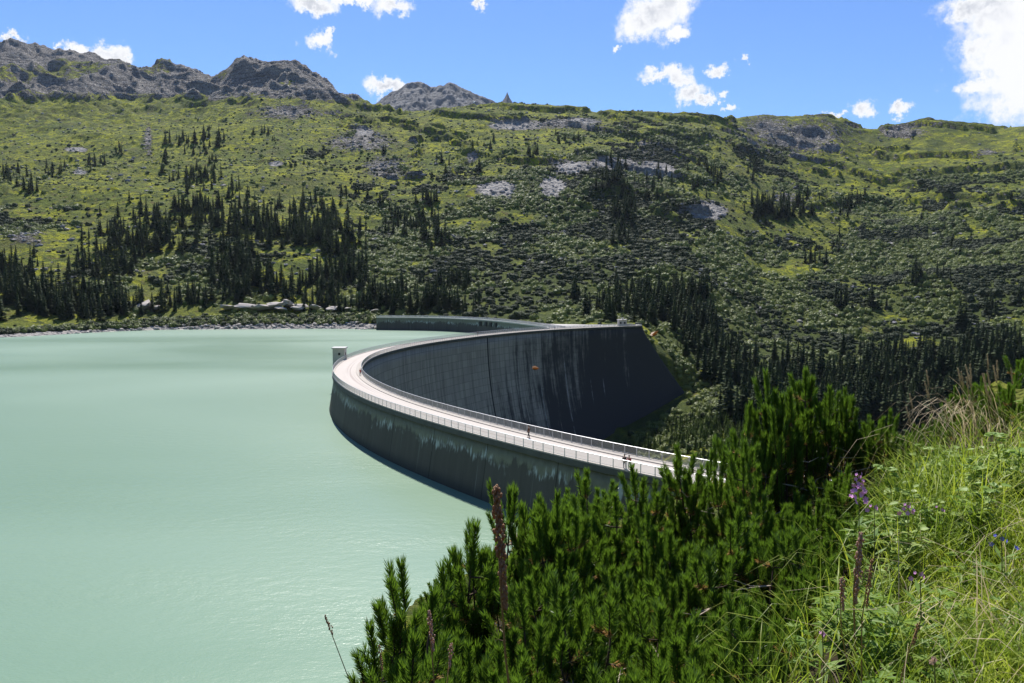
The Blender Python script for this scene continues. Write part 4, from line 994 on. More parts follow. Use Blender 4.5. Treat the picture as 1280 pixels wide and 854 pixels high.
def pine_bush(seed, height=1.2, radius=.5, nst=13, dense=1.0):
    r = np.random.default_rng(seed); G = []; O_ = []; wood = MB(); dead = MB()
    for s in range(nst):
        az = r.uniform(0, 2 * np.pi) if s else 0; out = radius * r.uniform(.35, 1.15) if s else .05; hh = height * r.uniform(.72, 1.0) * (1 - .35 * (out / radius) ** 2)
        pts = []
        for k in range(9):
            t = k / 8; rr = out * (1 - (1 - t) ** 1.8); wob = .045 * math.sin(5 * t + s * 1.7) * t
            pts.append(np.array([math.cos(az) * rr + wob, math.sin(az) * rr - wob, hh * t ** 1.15 - .05]))
        wood.tube([tuple(p) for p in pts], [.016 * (1 - .72 * k / 8) for k in range(9)], 6)
        # leader shoot
        d = pts[-1] - pts[-2]; d /= np.linalg.norm(d); d = d * .4 + np.array([0, 0, .7]); d /= np.linalg.norm(d)
        L = r.uniform(.16, .24); wood.tube([tuple(pts[-1]), tuple(pts[-1] + d * L)], [.005, .003], 4, False)
        G.append(shoot_arrays(pts[-1] - d * .05, pts[-1] + d * L, int(330 * dense), r))
        nn = 6
        for q in range(nn):
            t = .30 + .66 * q / (nn - 1) + r.uniform(-.03, .03); f = min(t * 8, 7.99); i = int(f); p = pts[i] + (pts[i + 1] - pts[i]) * (f - i)
            for b in range(r.integers(2, 4)):
                a2 = r.uniform(0, 2 * np.pi); bl = r.uniform(.10, .19) * (1.15 - .45 * t)
                o_ = np.array([math.cos(a2), math.sin(a2), .35]); e = p + o_ * bl; up = np.array([o_[0] * .22, o_[1] * .22, 1.0]); up /= np.linalg.norm(up)
                L = r.uniform(.12, .20) * (.8 + .3 * t)
                wood.tube([tuple(p), tuple(p + o_ * bl * .6 - np.array([0, 0, .01])), tuple(e), tuple(e + up * L)], [.0055, .0045, .004, .0025], 4, False)
                if t > .55 or r.random() < .25:
                    G.append(shoot_arrays(e - up * .01 - o_ * .03, e + up * L, int(r.uniform(190, 250) * dense), r))
                    if r.random() < .5: G.append(shoot_arrays(p + o_ * bl * .45, e, int(34 * dense), r, .025, .045))
                if r.random() < .6: O_.append(shoot_arrays(p + o_ * bl * .2, e, 55, r, .02, .042))
        if True:
            for q in range(6):
                t = r.uniform(.15, .9); f = t * 8; i = int(f); p = pts[i]; a2 = r.uniform(0, 6.28); q1 = p + np.array([math.cos(a2) * .14, math.sin(a2) * .14, -.02]); q2 = q1 + np.array([math.cos(a2 + .5) * .12, math.sin(a2 + .5) * .12, r.uniform(-.05, .08)])
                dead.tube([tuple(p), tuple(q1), tuple(q2)], [.005, .004, .002], 4, False)
    def mk(L, mat, nm):
        A = np.concatenate(L); n = len(A); me = mesh_np(nm, A.reshape(-1, 3), np.arange(n * 5).reshape(n, 5)); me.materials.append(mat); return me
    def mb2(mb, mat, nm):
        me = bpy.data.meshes.new(nm); me.from_pydata([tuple(map(float, v)) for v in mb.v], [], mb.f); me.materials.append(mat); me.polygons.foreach_set('use_smooth', np.ones(len(me.polygons), bool)); return me
    return [('branches', mb2(wood, M['bark'], 'branches')), ('needles', mk(G, M['needle'], 'needles')), ('dry_needles', mk(O_, M['needle_old'], 'dry_needles')), ('dead_twigs', mb2(dead, M['dead'], 'dead_twigs'))]
BUSH = [pine_bush(101, 1.2, .42, 9), pine_bush(102, 1.2, .5, 10), pine_bush(103, 1.2, .36, 7), pine_bush(104, 1.2, .46, 9), pine_bush(105, 1.2, .40, 8), pine_bush(106, 1.25, .16, 4), pine_bush(107, 1.25, .20, 5), pine_bush(108, 1.25, .12, 3)]
def bush(u, vtop, Yd, label, group=None, var=None, sx=1.0, minh=.5):
    top = at_depth(u, vtop, Yd); gz = g1(top.x, top.y); h = max(minh, top.z - gz + .04); sink = min(.5, max(0, 1.35 - h)); gz -= sink; k = (h + sink) / 1.36
    v = BUSH[(var if var is not None else random.randrange(5)) if sx >= .66 else 5 + int(u) % 3]
    kx = min(1.25, k) * (sx if sx >= .66 else 1.0)
    t = empty('dwarf_pine', (top.x, top.y, gz - .03), random.uniform(0, 6.28), (kx, kx, k)); t.rotation_euler.x = random.uniform(-.13, .13); t.rotation_euler.y = random.uniform(-.13, .13)
    tag(t, label, 'pine bush', group)
    for nm, me in v:
        o = bpy.data.objects.new(nm, me); C.objects.link(o); o.parent = t
    return t
PB = [ # u, v_top, depth, label
 (480, 806, 3.3, 'dwarf pine tip at the very bottom left beside two small seed stalks'),
 (496, 790, 3.7, 'lowest dwarf pine at the bottom left corner of the foreground bushes'),
 (484, 748, 4.3, 'low dwarf pine at the leftmost tip of the foreground bushes, over the lake'),
 (520, 690, 4.7, 'dwarf pine second from left in the foreground bushes, above the lowest one'),
 (562, 648, 5.0, 'upright dwarf pine with two candle tips standing out against the green lake'),
 (602, 672, 5.3, 'dwarf pine directly left of the tall brown seed stalk'),
 (655, 586, 5.7, 'tall dwarf pine just right of the tall brown seed stalk'),
 (690, 592, 6.0, 'dwarf pine rising in front of the white streaks on the lake side of the dam'),
 (738, 596, 6.3, 'dwarf pine crown overlapping the dam wall left of the couple at the railing'),
 (775, 612, 6.2, 'dwarf pine crown below the couple at the railing'),
 (818, 582, 6.4, 'pointed dwarf pine crown just right of the couple at the railing'),
 (846, 588, 6.7, 'narrow dwarf pine crown overlapping the dam roadway'),
 (872, 560, 6.6, 'slender dwarf pine crossing the dam railing where the road disappears'),
 (925, 512, 7.2, 'dwarf pine left of the tallest crown, in front of the valley forest'),
 (985, 462, 7.2, 'tallest dwarf pine crown of the foreground, topped by one candle shoot'),
 (1018, 470, 7.5, 'tall dwarf pine just right of the tallest crown'),
 (1052, 482, 7.4, 'dwarf pine with blunt candle shoots in the right half of the big clump'),
 (1092, 500, 7.6, 'dwarf pine at the right shoulder of the big clump before the dark valley trees'),
 (1122, 545, 7.5, 'small dwarf pine in the dip between the big clump and the right edge'),
 (1165, 530, 7.6, 'dwarf pine with dry twigs right of the dip, above the pink flowers'),
 (1205, 502, 8.0, 'dwarf pine near the right edge behind bleached grass heads'),
 (1240, 476, 8.2, 'broad dwarf pine second from the right edge of the picture'),
 (1276, 470, 8.0, 'dwarf pine cut by the right edge of the picture'),
 (1262, 482, 9.6, 'small dwarf pine top on the crest of the bank at the right edge'),
 (1222, 494, 9.4, 'small dwarf pine top on the crest of the bank left of the right edge'),
 (1138, 566, 6.7, 'dwarf pine low in the dip, left of the bleached grass'),
 (1176, 556, 6.8, 'dwarf pine in front of the bleached grass heads'),
 (1216, 540, 6.9, 'dwarf pine at the upper end of the pale leafy plants'),
 (1258, 522, 7.0, 'dwarf pine nearest the right edge, above the pale leafy plants'),
 (1108, 598, 5.6, 'dwarf pine just behind the short pink flower spike'),
 (1140, 590, 6.0, 'dwarf pine at the left end of the pale leafy plants'),
 (1082, 655, 4.8, 'dwarf pine directly behind the reddish brown seed stalk'),
 (1046, 712, 4.2, 'dwarf pine bordering the bright grass at the bottom right'),
 (950, 560, 6.3, 'dwarf pine in front of the tallest crown at mid height'),
 (1040, 580, 6.2, 'dwarf pine behind the upper pink flower spike'),
]
PSX = [.6, .6, .5, .55, .62, .6, .75, .7, .6, .55, .42, .42, .4, .7]
for k, (u, v, d, lb) in enumerate(PB): bush(u + (14 if k == 2 else 0), v - 12, d, lb, None, k % 5, PSX[k] if k < len(PSX) else .8)
fill = []
for row, (Yd, vt, u0, u1, st) in enumerate([(6.3, 622, 760, 1130, 80), (5.7, 640, 720, 1110, 88), (5.1, 672, 690, 1090, 92), (4.4, 716, 640, 1070, 100), (3.7, 772, 640, 1030, 108), (3.1, 828, 680, 960, 125)]):
    u = u0 + (row % 2) * 20
    while u < u1:
        uu_ = u + random.uniform(-26, 26); edge = 640 + (1180 - uu_) * .62
        vv_ = vt + random.uniform(-22, 26) - (20 if 880 < uu_ < 1060 else 0)
        bush(uu_, vv_, Yd + random.uniform(-.25, .25), 'dark green dwarf pine within the dense lower part of the foreground thicket', 'dwarf pines in the foreground thicket', None, random.uniform(.9, 1.2))
        u += st
for k in range(46):     # slope below, mostly hidden
    Yd = random.uniform(9, 34); u = random.uniform(520, 1330); x = (u - 640) / F * Yd
    v = bush(u, 999, Yd, 'dwarf pine farther down the bank behind the front bushes', 'dwarf pines farther down the bank', None, 1.3, random.uniform(.8, 1.3))

# ------------------------------------------------------------------ foreground meadow
M['grass'] = leaf_mat('grass_blade', (.20, .30, .02), (.43, .50, .05), .5, .45, None, .35, False)
M['straw'] = leaf_mat('dry_straw', (.50, .40, .22), (.68, .56, .36), .35, .6, None, .3, False)
M['herb'] = leaf_mat('herb_leaf', (.14, .26, .05), (.27, .38, .06), .45, .5, None, .2, False)
M['raspberry'] = leaf_mat('pale_herb_leaf', (.24, .36, .07), (.42, .52, .14), .4, .5, None, .3, False)
def seg_blades(X, Y, Z, az, L, lean, w, curl, nseg=4):
    n = len(X); V_ = np.zeros((n, (nseg + 1) * 2, 3)); c, s = np.cos(az), np.sin(az)
    fa = az + np.pi / 2 + rng.uniform(-.6, .6, n)
    for k in range(nseg + 1):
        t = k / nseg; a = lean + curl * t; h = L * t * np.cos(a * t * .9); d = L * t * np.sin(a * .8)
        ww = w * (1 - t ** 1.6) + .0004
        cx, cy, cz = X + c * d, Y + s * d, Z + h
        V_[:, 2 * k] = np.stack([cx + np.cos(fa) * ww, cy + np.sin(fa) * ww, cz], 1); V_[:, 2 * k + 1] = np.stack([cx - np.cos(fa) * ww, cy - np.sin(fa) * ww, cz], 1)
    fc = np.array([(2 * k, 2 * k + 1, 2 * k + 3, 2 * k + 2) for k in range(nseg)])
    return V_.reshape(-1, 3), (np.arange(n)[:, None, None] * ((nseg + 1) * 2) + fc[None]).reshape(-1, 4)
def meadow_mask(X, Y):
    Zg = ground(X, Y); u, v = project(X, Y, Zg)
    # ground seen right/below of the line from (820,980) to (1280,560)
    line = np.interp(u, [500, 900, 1020, 1120, 1200, 1300, 1700], [1700, 1250, 1000, 800, 690, 600, 480])
    return (v > line + 25 * fbm(X * 1.5, Y * 1.5, 3, 5)) | (Y < 1.0), Zg
def scatter(n, ymin=.9, ymax=8.5):
    Y = rng.uniform(ymin, ymax, n) ; X = rng.uniform(-.4, 7.5, n); 
    m, Z = meadow_mask(X, Y); u, v = project(X, Y, Z + .3); m &= (u < 1500) & (v < 1500) & (Y > .95) & (np.hypot(X, Y) > 1.25); return X[m], Y[m], Z[m]
X, Y, Z = scatter(150000); n = len(X); print('grass', n)
cl = .6 + .5 * (fbm(X * 1.2, Y * 1.2, 3, 15) + .5)
Vg, Fg = seg_blades(X, Y, Z - .02, rng.uniform(0, 6.28, n), rng.uniform(.14, .42, n) * cl, rng.uniform(.05, .5, n), rng.uniform(.0018, .0042, n), rng.uniform(.2, 1.3, n))
tag(link_mesh('meadow_grass', mesh_np('meadow_grass', Vg, Fg, True), M['grass']), 'sunlit yellow-green meadow grass on the bank at lower right', 'grass', kind='stuff')
X, Y, Z = scatter(5500); n = len(X)
Vg, Fg = seg_blades(X, Y, Z, rng.uniform(0, 6.28, n), rng.uniform(.2, .6, n), rng.uniform(.1, .7, n), rng.uniform(.0012, .0026, n), rng.uniform(.3, 1.4, n))
tag(link_mesh('dry_grass', mesh_np('dry_grass', Vg, Fg, True), M['straw']), 'bleached dry grass blades among the green meadow', 'dry grass', kind='stuff')
# bleached bent grass tufts by the pines on the right
nx = 90; U4 = rng.normal(1225, 35, nx); V4 = rng.normal(575, 40, nx); Yd = rng.uniform(6.0, 7.4, nx); X = (U4 - 640) / F * Yd; Z = ground(X, Yd)
Vg, Fg = seg_blades(X, Yd, Z, rng.normal(3.14, .7, nx), rng.uniform(.35, .8, nx), rng.uniform(.3, .8, nx), rng.uniform(.0018, .004, nx), rng.uniform(.4, 1.5, nx), 5)
tag(link_mesh('bleached_grass', mesh_np('bleached_grass', Vg, Fg, True), M['straw']), 'bleached bent grass leaning out of the pines at the right', 'dry grass', kind='stuff')
# sparse grass among pines at the bottom
nx = 2600; U4 = np.where(np.arange(nx) < 400, rng.uniform(950, 1140, nx), rng.uniform(1125, 1340, nx)); Yd = np.where(np.arange(nx) < 400, rng.uniform(2.2, 5.0, nx), rng.uniform(3.8, 6.2, nx)); X = (U4 - 640) / F * Yd; Z = ground(X, Yd)
Vg, Fg = seg_blades(X, Yd, Z, rng.uniform(0, 6.28, nx), rng.uniform(.25, .6, nx), rng.uniform(.05, .5, nx), rng.uniform(.002, .004, nx), rng.uniform(.2, 1.2, nx))
tag(link_mesh('tall_grass', mesh_np('tall_grass', Vg, Fg, True), M['grass']), 'taller green grass growing up among the pale leafy plants', 'grass', kind='stuff')

# herbs (one plant = stem + leaves)
def leaf_quad(p, d, up, L, w):
    d = d / np.linalg.norm(d); s = np.cross(d, up); s /= np.linalg.norm(s) + 1e-9; nrm = np.cross(s, d)
    pts = [p, p + d * L * .35 + s * w - nrm * .01 * 0, p + d * L * .75 + s * w * .7, p + d * L - nrm * L * .12, p + d * L * .75 - s * w * .7, p + d * L * .35 - s * w]
    return pts
def herb_mesh(seed, n=26, h=.45, L=.07, w=.024, mat='herb', spread=.16):
    r = np.random.default_rng(seed); V_ = []; Fs = []; st = MB()
    for k in range(5):
        a = r.uniform(0, 6.28); q = spread * r.uniform(.3, 1); e = np.array([math.cos(a) * q, math.sin(a) * q, h * r.uniform(.7, 1)])
        st.tube([(0, 0, 0), tuple(e * np.array([.4, .4, .5])), tuple(e)], [.004, .003, .002], 4, False)
        for j in range(n // 3):
            t = r.uniform(.3, 1); p = e * np.array([t ** 1.3, t ** 1.3, t]); a2 = r.uniform(0, 6.28); d = np.array([math.cos(a2), math.sin(a2), r.uniform(-.25, .45)])
            for off in (-.6, 0, .6):
                c, s = math.cos(off), math.sin(off); dd = np.array([d[0] * c - d[1] * s, d[0] * s + d[1] * c, d[2]])
                pts = leaf_quad(p + d * .02, dd, np.array([0, 0, 1.]) + r.normal(0, .3, 3), L * r.uniform(.6, 1.1), w); b = len(V_); V_ += [tuple(q_) for q_ in pts]; Fs += [(b, b + 1, b + 2, b + 3), (b, b + 3, b + 4, b + 5)]
    lm = bpy.data.meshes.new('leaves'); lm.from_pydata([tuple(map(float, q)) for q in V_], [], Fs); lm.materials.append(M[mat]); lm.polygons.foreach_set('use_smooth', np.ones(len(lm.polygons), bool))
    sm = bpy.data.meshes.new('stems'); sm.from_pydata([tuple(map(float, q)) for q in st.v], [], st.f); sm.materials.append(M['herb'])
    return lm, sm
HB = [herb_mesh(1, 36, .42, .05, .017, 'raspberry'), herb_mesh(2, 36, .48, .055, .02, 'raspberry', .2), herb_mesh(3, 24, .30, .07, .007, 'herb'), herb_mesh(4, 24, .32, .08, .009, 'herb', .12)]
def plant(u, Yd, which, label, group, s=1.0, name='herb_plant', cat='plant'):
    x = (u - 640) / F * Yd; t = empty(name, (x, Yd, g1(x, Yd) - .01), random.uniform(0, 6.28), s); tag(t, label, cat, group)
    for nm, me in zip(('leaves', 'stems'), HB[which]):
        o = bpy.data.objects.new(nm, me); C.objects.link(o); o.parent = t
    return t
for k in range(34):
    Yd = random.uniform(3.9, 5.8); u = 1115 + (Yd - 4.0) * 55 + random.uniform(-30, 150)
    plant(u, Yd, k % 2, 'pale green broad-leaved raspberry-like plant in the leafy belt between pines and grass', 'pale leafy plants between pines and grass', random.uniform(.5, 1.1))
for k in range(38):
    Yd = random.uniform(2.4, 5.4); u = random.uniform(1000 if Yd < 3.5 else 1060, 1330)
    plant(u, Yd, 2 + k % 2, 'bright green herb with narrow leaves growing in the meadow grass', 'bright narrow-leaved herbs in the grass', random.uniform(.6, 1.0))

# seed stalks
M['seed'] = leaf_mat('brown_seed_head', (.32, .17, .09), (.52, .32, .18), .35, .7)
M['stalk'] = plain('tan_stalk', (.34, .20, .07), .7, .25, 20)
M['stalkg'] = plain('olive_stalk', (.16, .15, .06), .7, .25, 20)
M['pinkseed'] = leaf_mat('pinkish_seed_head', (.50, .30, .22), (.66, .46, .36), .35, .7)
def seed_stalk(u0, v0, u1, v1, Yd, hl, label, hr=.010, mat='seed', st='stalk', sr=.0035, group=None):
    """head tip at (u0,v0), leaving the frame or ground at (u1,v1)"""
    top = at_depth(u0, v0, Yd); low = at_depth(u1, v1, Yd); dx = (low.x - top.x) / max(.01, top.z - low.z)
    bx = top.x; gz = None
    for _ in range(4): gz = g1(bx, Yd); bx = top.x + dx * (top.z - gz)
    t = empty('seed_stalk', (bx, Yd, gz)); tag(t, label, 'grass stalk', group)
    T = top - t.location; base = Vector((0, 0, -.01)); pts = [base.lerp(T, q / 6) + Vector((.012 * math.sin(q * 1.1), 0, 0)) for q in range(7)]; pts[-1] = T; pts[0] = base
    m_ = MB(); m_.tube([tuple(p) for p in pts], [sr * (1 - .45 * q / 6) for q in range(7)], 5); m_.build('stem', M[st], t, True)
    hb = MB(); d = (base - T).normalized(); n = max(14, int(hl / .0022)); cl_ = random.uniform(0, 6)
    for q in range(n):
        f = q / (n - 1); p = T + d * hl * f; a = q * 2.4; env = (.35 + .65 * abs(math.sin(f * hl * 55 + cl_))) * (.4 + .6 * math.sin(math.pi * min(1, f * .9 + .12)))
        rr = hr * env * random.uniform(.2, 1.0)
        hb.blob((p.x + math.cos(a) * rr, p.y + math.sin(a) * rr, p.z + rr * .6), (hr * .26, hr * .26, hr * .5), q, 1, .2)
    hb.build('seed_head', M[mat], t, True); return t
seed_stalk(620, 610, 640, 860, 2.3, .36, 'tall brown seed stalk rising in front of the pines at the lake edge', .019, 'seed', 'stalk', .005)
seed_stalk(406, 770, 446, 862, 2.0, .052, 'short thin seed stalk standing alone against the green lake at bottom left', .007, 'seed', 'stalkg', .002)
seed_stalk(474, 808, 482, 866, 2.2, .07, 'small seed stalk at the bottom edge left of the lowest pine', .007, 'seed', 'stalkg', .002)
seed_stalk(536, 765, 548, 866, 2.3, .12, 'tan seed stalk left of the pair at the bottom in front of the left pines', .010, 'pinkseed', 'stalk', .003)
seed_stalk(564, 806, 560, 866, 2.3, .07, 'shorter tan seed stalk between the two taller ones at the bottom', .009, 'pinkseed', 'stalk', .003)
seed_stalk(1076, 668, 1066, 800, 2.9, .26, 'reddish brown seed stalk below the pink flower spike', .016, 'pinkseed', 'stalk', .005)
seed_stalk(1052, 724, 1060, 860, 2.7, .11, 'pale fluffy seed stalk left of the reddish brown one', .012, 'pinkseed', 'stalk', .003)
seed_stalk(1090, 700, 1072, 860, 2.6, .16, 'slim brown seed stalk leaning right beside the reddish one', .010, 'seed', 'stalk', .003)
seed_stalk(1148, 780, 1128, 860, 2.2, .06, 'brown seed stalk slanting in the bright grass at the bottom', .009, 'seed', 'stalk', .003)
for k in range(22):
    Yd = random.uniform(5.8, 7.6); u = random.uniform(1150, 1275); x = (u - 640) / F * Yd; gz = g1(x, Yd)
    v = project(x, Yd, gz + random.uniform(.5, .8))[1]
    seed_stalk(u + random.uniform(-34, -8), float(v), u, float(project(x, Yd, gz)[1]), Yd, .14, 'bleached grass panicle leaning left in front of the pines near the right edge', .010, 'straw', 'straw', .0018, 'bleached grass panicles near the right edge')

# flowers
M['pink'] = plain('pink_petals', (.78, .36, .66), .6, .25, 30, 0, 0)
M['blue'] = plain('blue_petals', (.14, .15, .65), .6, .25, 30, 0, 0)
def petal_flower(mb, c, r, n=5, seed=0):
    rr = random.Random(seed); ax = Vector((rr.uniform(-1, 1), rr.uniform(-1.4, -.2), rr.uniform(-.3, .8))).normalized(); a = ax.orthogonal().normalized(); b = ax.cross(a)
    for k in range(n):
        t = 2 * math.pi * k / n; d = (a * math.cos(t) + b * math.sin(t)); s = ax.cross(d); q = len(mb.v); c_ = Vector(c)
        for P in (c_, c_ + d * r * .6 + s * r * .38 + ax * r * .2, c_ + d * r + ax * r * .1, c_ + d * r * .6 - s * r * .38 + ax * r * .2): mb.v.append(tuple(P))
        mb.f.append((q, q + 1, q + 2, q + 3))
def flower(u, v, Yd, hl, n, r, mat, label, name='fireweed', spread=.03, group=None):
    top = at_depth(u, v, Yd); gz = g1(top.x, Yd); t = empty(name, (top.x, Yd, gz)); tag(t, label, 'flower', group); h = top.z - gz
    m_ = MB(); m_.tube([(0, 0, 0), (.01, 0, h * .5), (0, 0, h)], [.004, .003, .0015], 5); m_.build('stem', M['stalkg'], t)
    f = MB()
    for k in range(n):
        q = k / max(1, n - 1); a = k * 2.4; w = spread * (.35 + .9 * q); petal_flower(f, (math.cos(a) * w, math.sin(a) * w, h - hl * q), r * (.6 + .5 * q), 5, k)
    f.build('petals', M[mat], t)
    lv = MB()
    for k in range(14):
        a = k * 2.4; z = h * random.uniform(.2, .75); L = .09; q = len(lv.v); d = Vector((math.cos(a), math.sin(a), .35)); s = Vector((-math.sin(a), math.cos(a), 0))
        for P in (Vector((0, 0, z)), Vector((0, 0, z)) + d * L * .5 + s * .009, Vector((0, 0, z)) + d * L, Vector((0, 0, z)) + d * L * .5 - s * .009): lv.v.append(tuple(P))
        lv.f.append((q, q + 1, q + 2, q + 3))
    lv.build('leaves', M['herb'], t); return t
flower(1074, 592, 3.6, .13, 22, .014, 'pink', 'tall pink flower spike in front of the big pine clump')
flower(1135, 630, 3.9, .05, 10, .013, 'pink', 'short pink flower spike right of the tall one')
flower(1093, 632, 3.8, .02, 5, .012, 'pink', 'small pink bloom between the two flower spikes')
flower(1176, 632, 4.0, .03, 4, .010, 'pink', 'faint pink bloom right of the short spike, over pale leaves')
flower(1150, 716, 3.0, .02, 5, .010, 'pink', 'low purple-pink bloom in the herbs below the spikes')
flower(1252, 668, 3.4, .05, 6, .012, 'blue', 'blue bell-shaped flowers near the right edge', 'bellflower', .045)
flower(1168, 822, 2.2, .012, 5, .009, 'pinkseed', 'faded pinkish clover head in the grass at the bottom', 'clover', .006)
flower(1028, 790, 2.8, .012, 4, .009, 'pink', 'tiny violet bloom in the grass at the lower middle', 'vetch', .01)

# two small insects in flight
M['wing'] = leaf_mat('tan_wing', (.45, .24, .10), (.55, .30, .14), .4, .5, None, .3, False)
def insect(u, v, Yd, span, rot, label):
    p = at_depth(u, v, Yd); t = empty('butterfly', tuple(p)); t.rotation_euler = rot; tag(t, label, 'butterfly')
    b = MB(); b.blob((0, 0, 0), (span * .3, span * .07, span * .07), 1, 2, .05); b.build('body', M['seed'], t, True)
    for s in (-1, 1):
        w = MB(); w.v = [(span * .12, 0, 0), (span * .42, s * span * .22, span * .16), (span * .05, s * span * .40, span * .24), (-span * .25, s * span * .22, span * .13), (-span * .12, 0, 0),
                         (span * .12, 0, .0008), (span * .42, s * span * .22, span * .16 + .0008), (span * .05, s * span * .40, span * .24 + .0008), (-span * .25, s * span * .22, span * .13 + .0008), (-span * .12, 0, .0008)]
        w.f = [(0, 1, 2, 3, 4), (9, 8, 7, 6, 5)] + [(i, (i + 1) % 5, 5 + (i + 1) % 5, 5 + i) for i in range(5)]; w.build('wing', M['wing'], t)
insect(668, 461.5, 3.2, .042, (R_(8), R_(12), R_(10)), 'small tan butterfly flying in front of the concave dam face')
insect(818, 419, 3.2, .050, (R_(-10), R_(-28), R_(15)), 'small orange butterfly flying in front of the spruces right of the dam')

# ------------------------------------------------------------------ camera, sun, sky
cam = bpy.data.cameras.new('camera'); co = bpy.data.objects.new('camera', cam); C.objects.link(co)
cam.sensor_width = 36; cam.lens = F / 1280 * 36; cam.clip_start = .05; cam.clip_end = 30000
co.location = (0, 0, EYE); co.rotation_euler = (math.pi / 2 - PIT, 0, 0); sc.camera = co

SUN_EL, SUN_AZ = 52.0, -9.0      # azimuth from +Y, positive to the right
sd_ = Vector((math.sin(R_(SUN_AZ)) * math.cos(R_(SUN_EL)), math.cos(R_(SUN_AZ)) * math.cos(R_(SUN_EL)), math.sin(R_(SUN_EL))))
sl = bpy.data.lights.new('sun', 'SUN'); sl.energy = 4.6; sl.angle = R_(.55); sl.color = (1, .955, .89)
so = bpy.data.objects.new('sun', sl); C.objects.link(so); so.rotation_euler = sd_.to_track_quat('Z', 'Y').to_euler(); so.location = (0, 0, 900)

w = bpy.data.worlds.new('World'); sc.world = w; w.use_nodes = True; nt = w.node_tree; bg = nt.nodes['Background']
sky = nt.nodes.new('ShaderNodeTexSky'); sky.sky_type = 'NISHITA'; sky.sun_disc = False; sky.sun_elevation = R_(SUN_EL); sky.sun_rotation = R_(SUN_AZ)
sky.altitude = 1900; sky.air_density = 1.0; sky.dust_density = .3; sky.ozone_density = 2.2
bg.inputs['Strength'].default_value = .088
tc = nt.nodes.new('ShaderNodeTexCoord').outputs['Generated']
def dirv(u, v): d = Vector(ray(u, v)).normalized(); return d
# clouds: soft lumps in given compass directions broken up by noise, at 'infinity' like any cloud layer
CLOUDS = [ # u, v, su, sv
 (818, 18, 44, 30), (800, 28, 26, 22), (835, 2, 34, 22), (848, 38, 18, 12),
 (820, 94, 26, 9), (845, 95, 22, 14), (862, 118, 22, 16), (850, 100, 20, 12), (880, 128, 14, 7), (902, 119, 8, 5), (895, 88, 12, 9), (915, 132, 9, 4.5), (930, 75, 9, 6),
 (1275, 20, 70, 46), (1265, 70, 55, 50), (1280, 110, 62, 40), (1222, 60, 18, 18), (1225, 105, 22, 14), (1215, 12, 30, 16), (1240, 5, 50, 20), (1340, 60, 100, 110),
 (1077, 133, 14, 9), (1120, 136, 15, 8), (1048, 143, 9, 4), 
 (135, 70, 28, 13), (105, 68, 24, 10), (150, 72, 14, 12), (70, 62, 14, 6), (22, 46, 13, 7), (5, 50, 8, 7), (90, 80, 40, 12),
 (478, 106, 26, 10), (490, 110, 24, 9), (398, 50, 18, 11), (410, 44, 8, 6), (395, 4, 34, 12), (490, 6, 30, 12), (440, 0, 40, 8), (597, 4, 10, 6), (770, 60, 6, 4)]
def vm(op, a, b=None):
    n = nt.nodes.new('ShaderNodeVectorMath'); n.operation = op
    for i, q in enumerate((a, b)):
        if q is None: continue
        if isinstance(q, (tuple, Vector)): n.inputs[i].default_value = tuple(q)
        else: nt.links.new(q, n.inputs[i])
    return n
nz = nt.nodes.new('ShaderNodeTexNoise'); nz.inputs['Scale'].default_value = 34; nz.inputs['Detail'].default_value = 7; nz.inputs['Roughness'].default_value = .7; nt.links.new(tc, nz.inputs['Vector'])
off = vm('SCALE', vm('SUBTRACT', nz.outputs['Color'], (.5, .5, .5)).outputs[0]); off.inputs['Scale'].default_value = .055
dw = vm('ADD', tc, off.outputs[0]).outputs[0]
acc = None
def MX(a, b, op='MAXIMUM'):
    return math_(nt, op, a, b)
for (u, v, su, sv) in CLOUDS:
    d = dirv(u, v); rt = Vector((d.y, -d.x, 0)).normalized(); up = rt.cross(d)
    df = vm('SUBTRACT', dw, d).outputs[0]
    a = vm('DOT_PRODUCT', df, rt * (F / su)).outputs['Value']; b = vm('DOT_PRODUCT', df, up * (F / sv)).outputs['Value']
    e = math_(nt, 'SUBTRACT', 1.0, math_(nt, 'SQRT', math_(nt, 'ADD', math_(nt, 'MULTIPLY', a, a), math_(nt, 'MULTIPLY', b, b))))
    acc = e if acc is None else MX(acc, e)
front = vm('DOT_PRODUCT', tc, Vector((0, 1, .2)).normalized()).outputs['Value']
fine = nt.nodes.new('ShaderNodeTexNoise'); fine.inputs['Scale'].default_value = 60; fine.inputs['Detail'].default_value = 8; fine.inputs['Roughness'].default_value = .65; nt.links.new(tc, fine.inputs['Vector'])
dens = math_(nt, 'ADD', acc, math_(nt, 'MULTIPLY', math_(nt, 'SUBTRACT', fine.outputs['Fac'], .55), 1.3))
mask = rng_(nt, dens, -.15, .5)
thick = rng_(nt, dens, .35, 1.0)
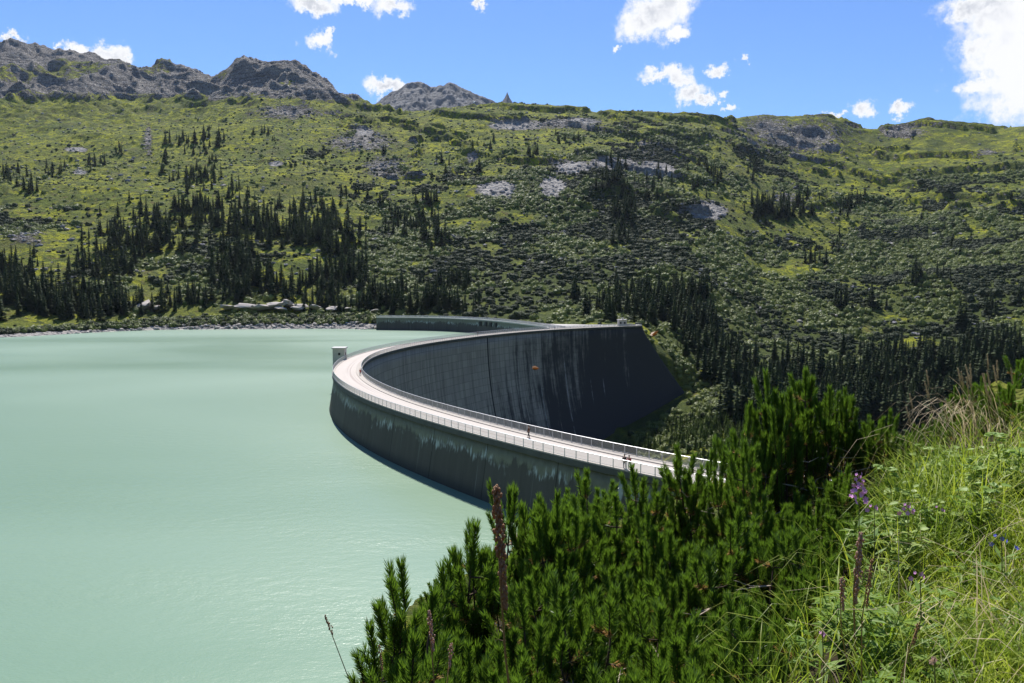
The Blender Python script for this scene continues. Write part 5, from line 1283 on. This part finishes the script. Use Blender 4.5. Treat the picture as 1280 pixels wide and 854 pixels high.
sh = nt.nodes.new('ShaderNodeTexNoise'); sh.inputs['Scale'].default_value = 16; sh.inputs['Detail'].default_value = 5; nt.links.new(tc, sh.inputs['Vector'])
cc = mixc(nt, math_(nt, 'MULTIPLY', rng_(nt, sh.outputs['Fac'], .40, .58), thick), (7.5, 7.5, 7.6), (4.7, 4.9, 5.4))
# tint the clear sky a touch deeper
tint = nt.nodes.new('ShaderNodeMix'); tint.data_type = 'RGBA'; tint.blend_type = 'MULTIPLY'; tint.inputs[0].default_value = 1
nt.links.new(sky.outputs[0], tint.inputs[6]); tint.inputs[7].default_value = (.66, .88, 1.2, 1)
full = mixc(nt, mask, tint.outputs[2], cc)
nt.links.new(full, bg.inputs['Color'])

# thin mountain air
hb = MB(); hb.box((0, 3000, 400), (9000, 9000, 1190 * 2 - 1100)); 
hz = bpy.data.meshes.new('haze'); 
zb, zt = float(min(ZG.min(), -100)) - 2, 1420.0
x0, x1, y0, y1 = -8600, 8600, -8600, 8600
vs_ = [(x, y, z) for z in (zb, zt) for x, y in ((x0, y0), (x1, y0), (x1, y1), (x0, y1))]
hz.from_pydata(vs_, [], [(0, 3, 2, 1), (4, 5, 6, 7), (0, 1, 5, 4), (1, 2, 6, 5), (2, 3, 7, 6), (3, 0, 4, 7)])
hm = bpy.data.materials.new('mountain_air'); hm.use_nodes = True; hn = hm.node_tree; hn.nodes.remove(hn.nodes['Principled BSDF'])
pv = hn.nodes.new('ShaderNodeVolumePrincipled'); pv.inputs['Color'].default_value = (.72, .84, 1, 1); pv.inputs['Density'].default_value = .000017; pv.inputs['Anisotropy'].default_value = .25
hn.links.new(pv.outputs[0], hn.nodes['Material Output'].inputs['Volume'])
USE_HAZE = True
if USE_HAZE: tag(link_mesh('haze', hz, hm), kind='stuff')

sc.view_settings.view_transform = 'Standard'; sc.view_settings.look = 'None'; sc.view_settings.exposure = .62; sc.view_settings.gamma = 1
sc.render.engine = 'CYCLES'; sc.cycles.max_bounces = 5; sc.cycles.diffuse_bounces = 2; sc.cycles.transparent_max_bounces = 6; sc.cycles.volume_bounces = 0
sc.cycles.use_denoising = True
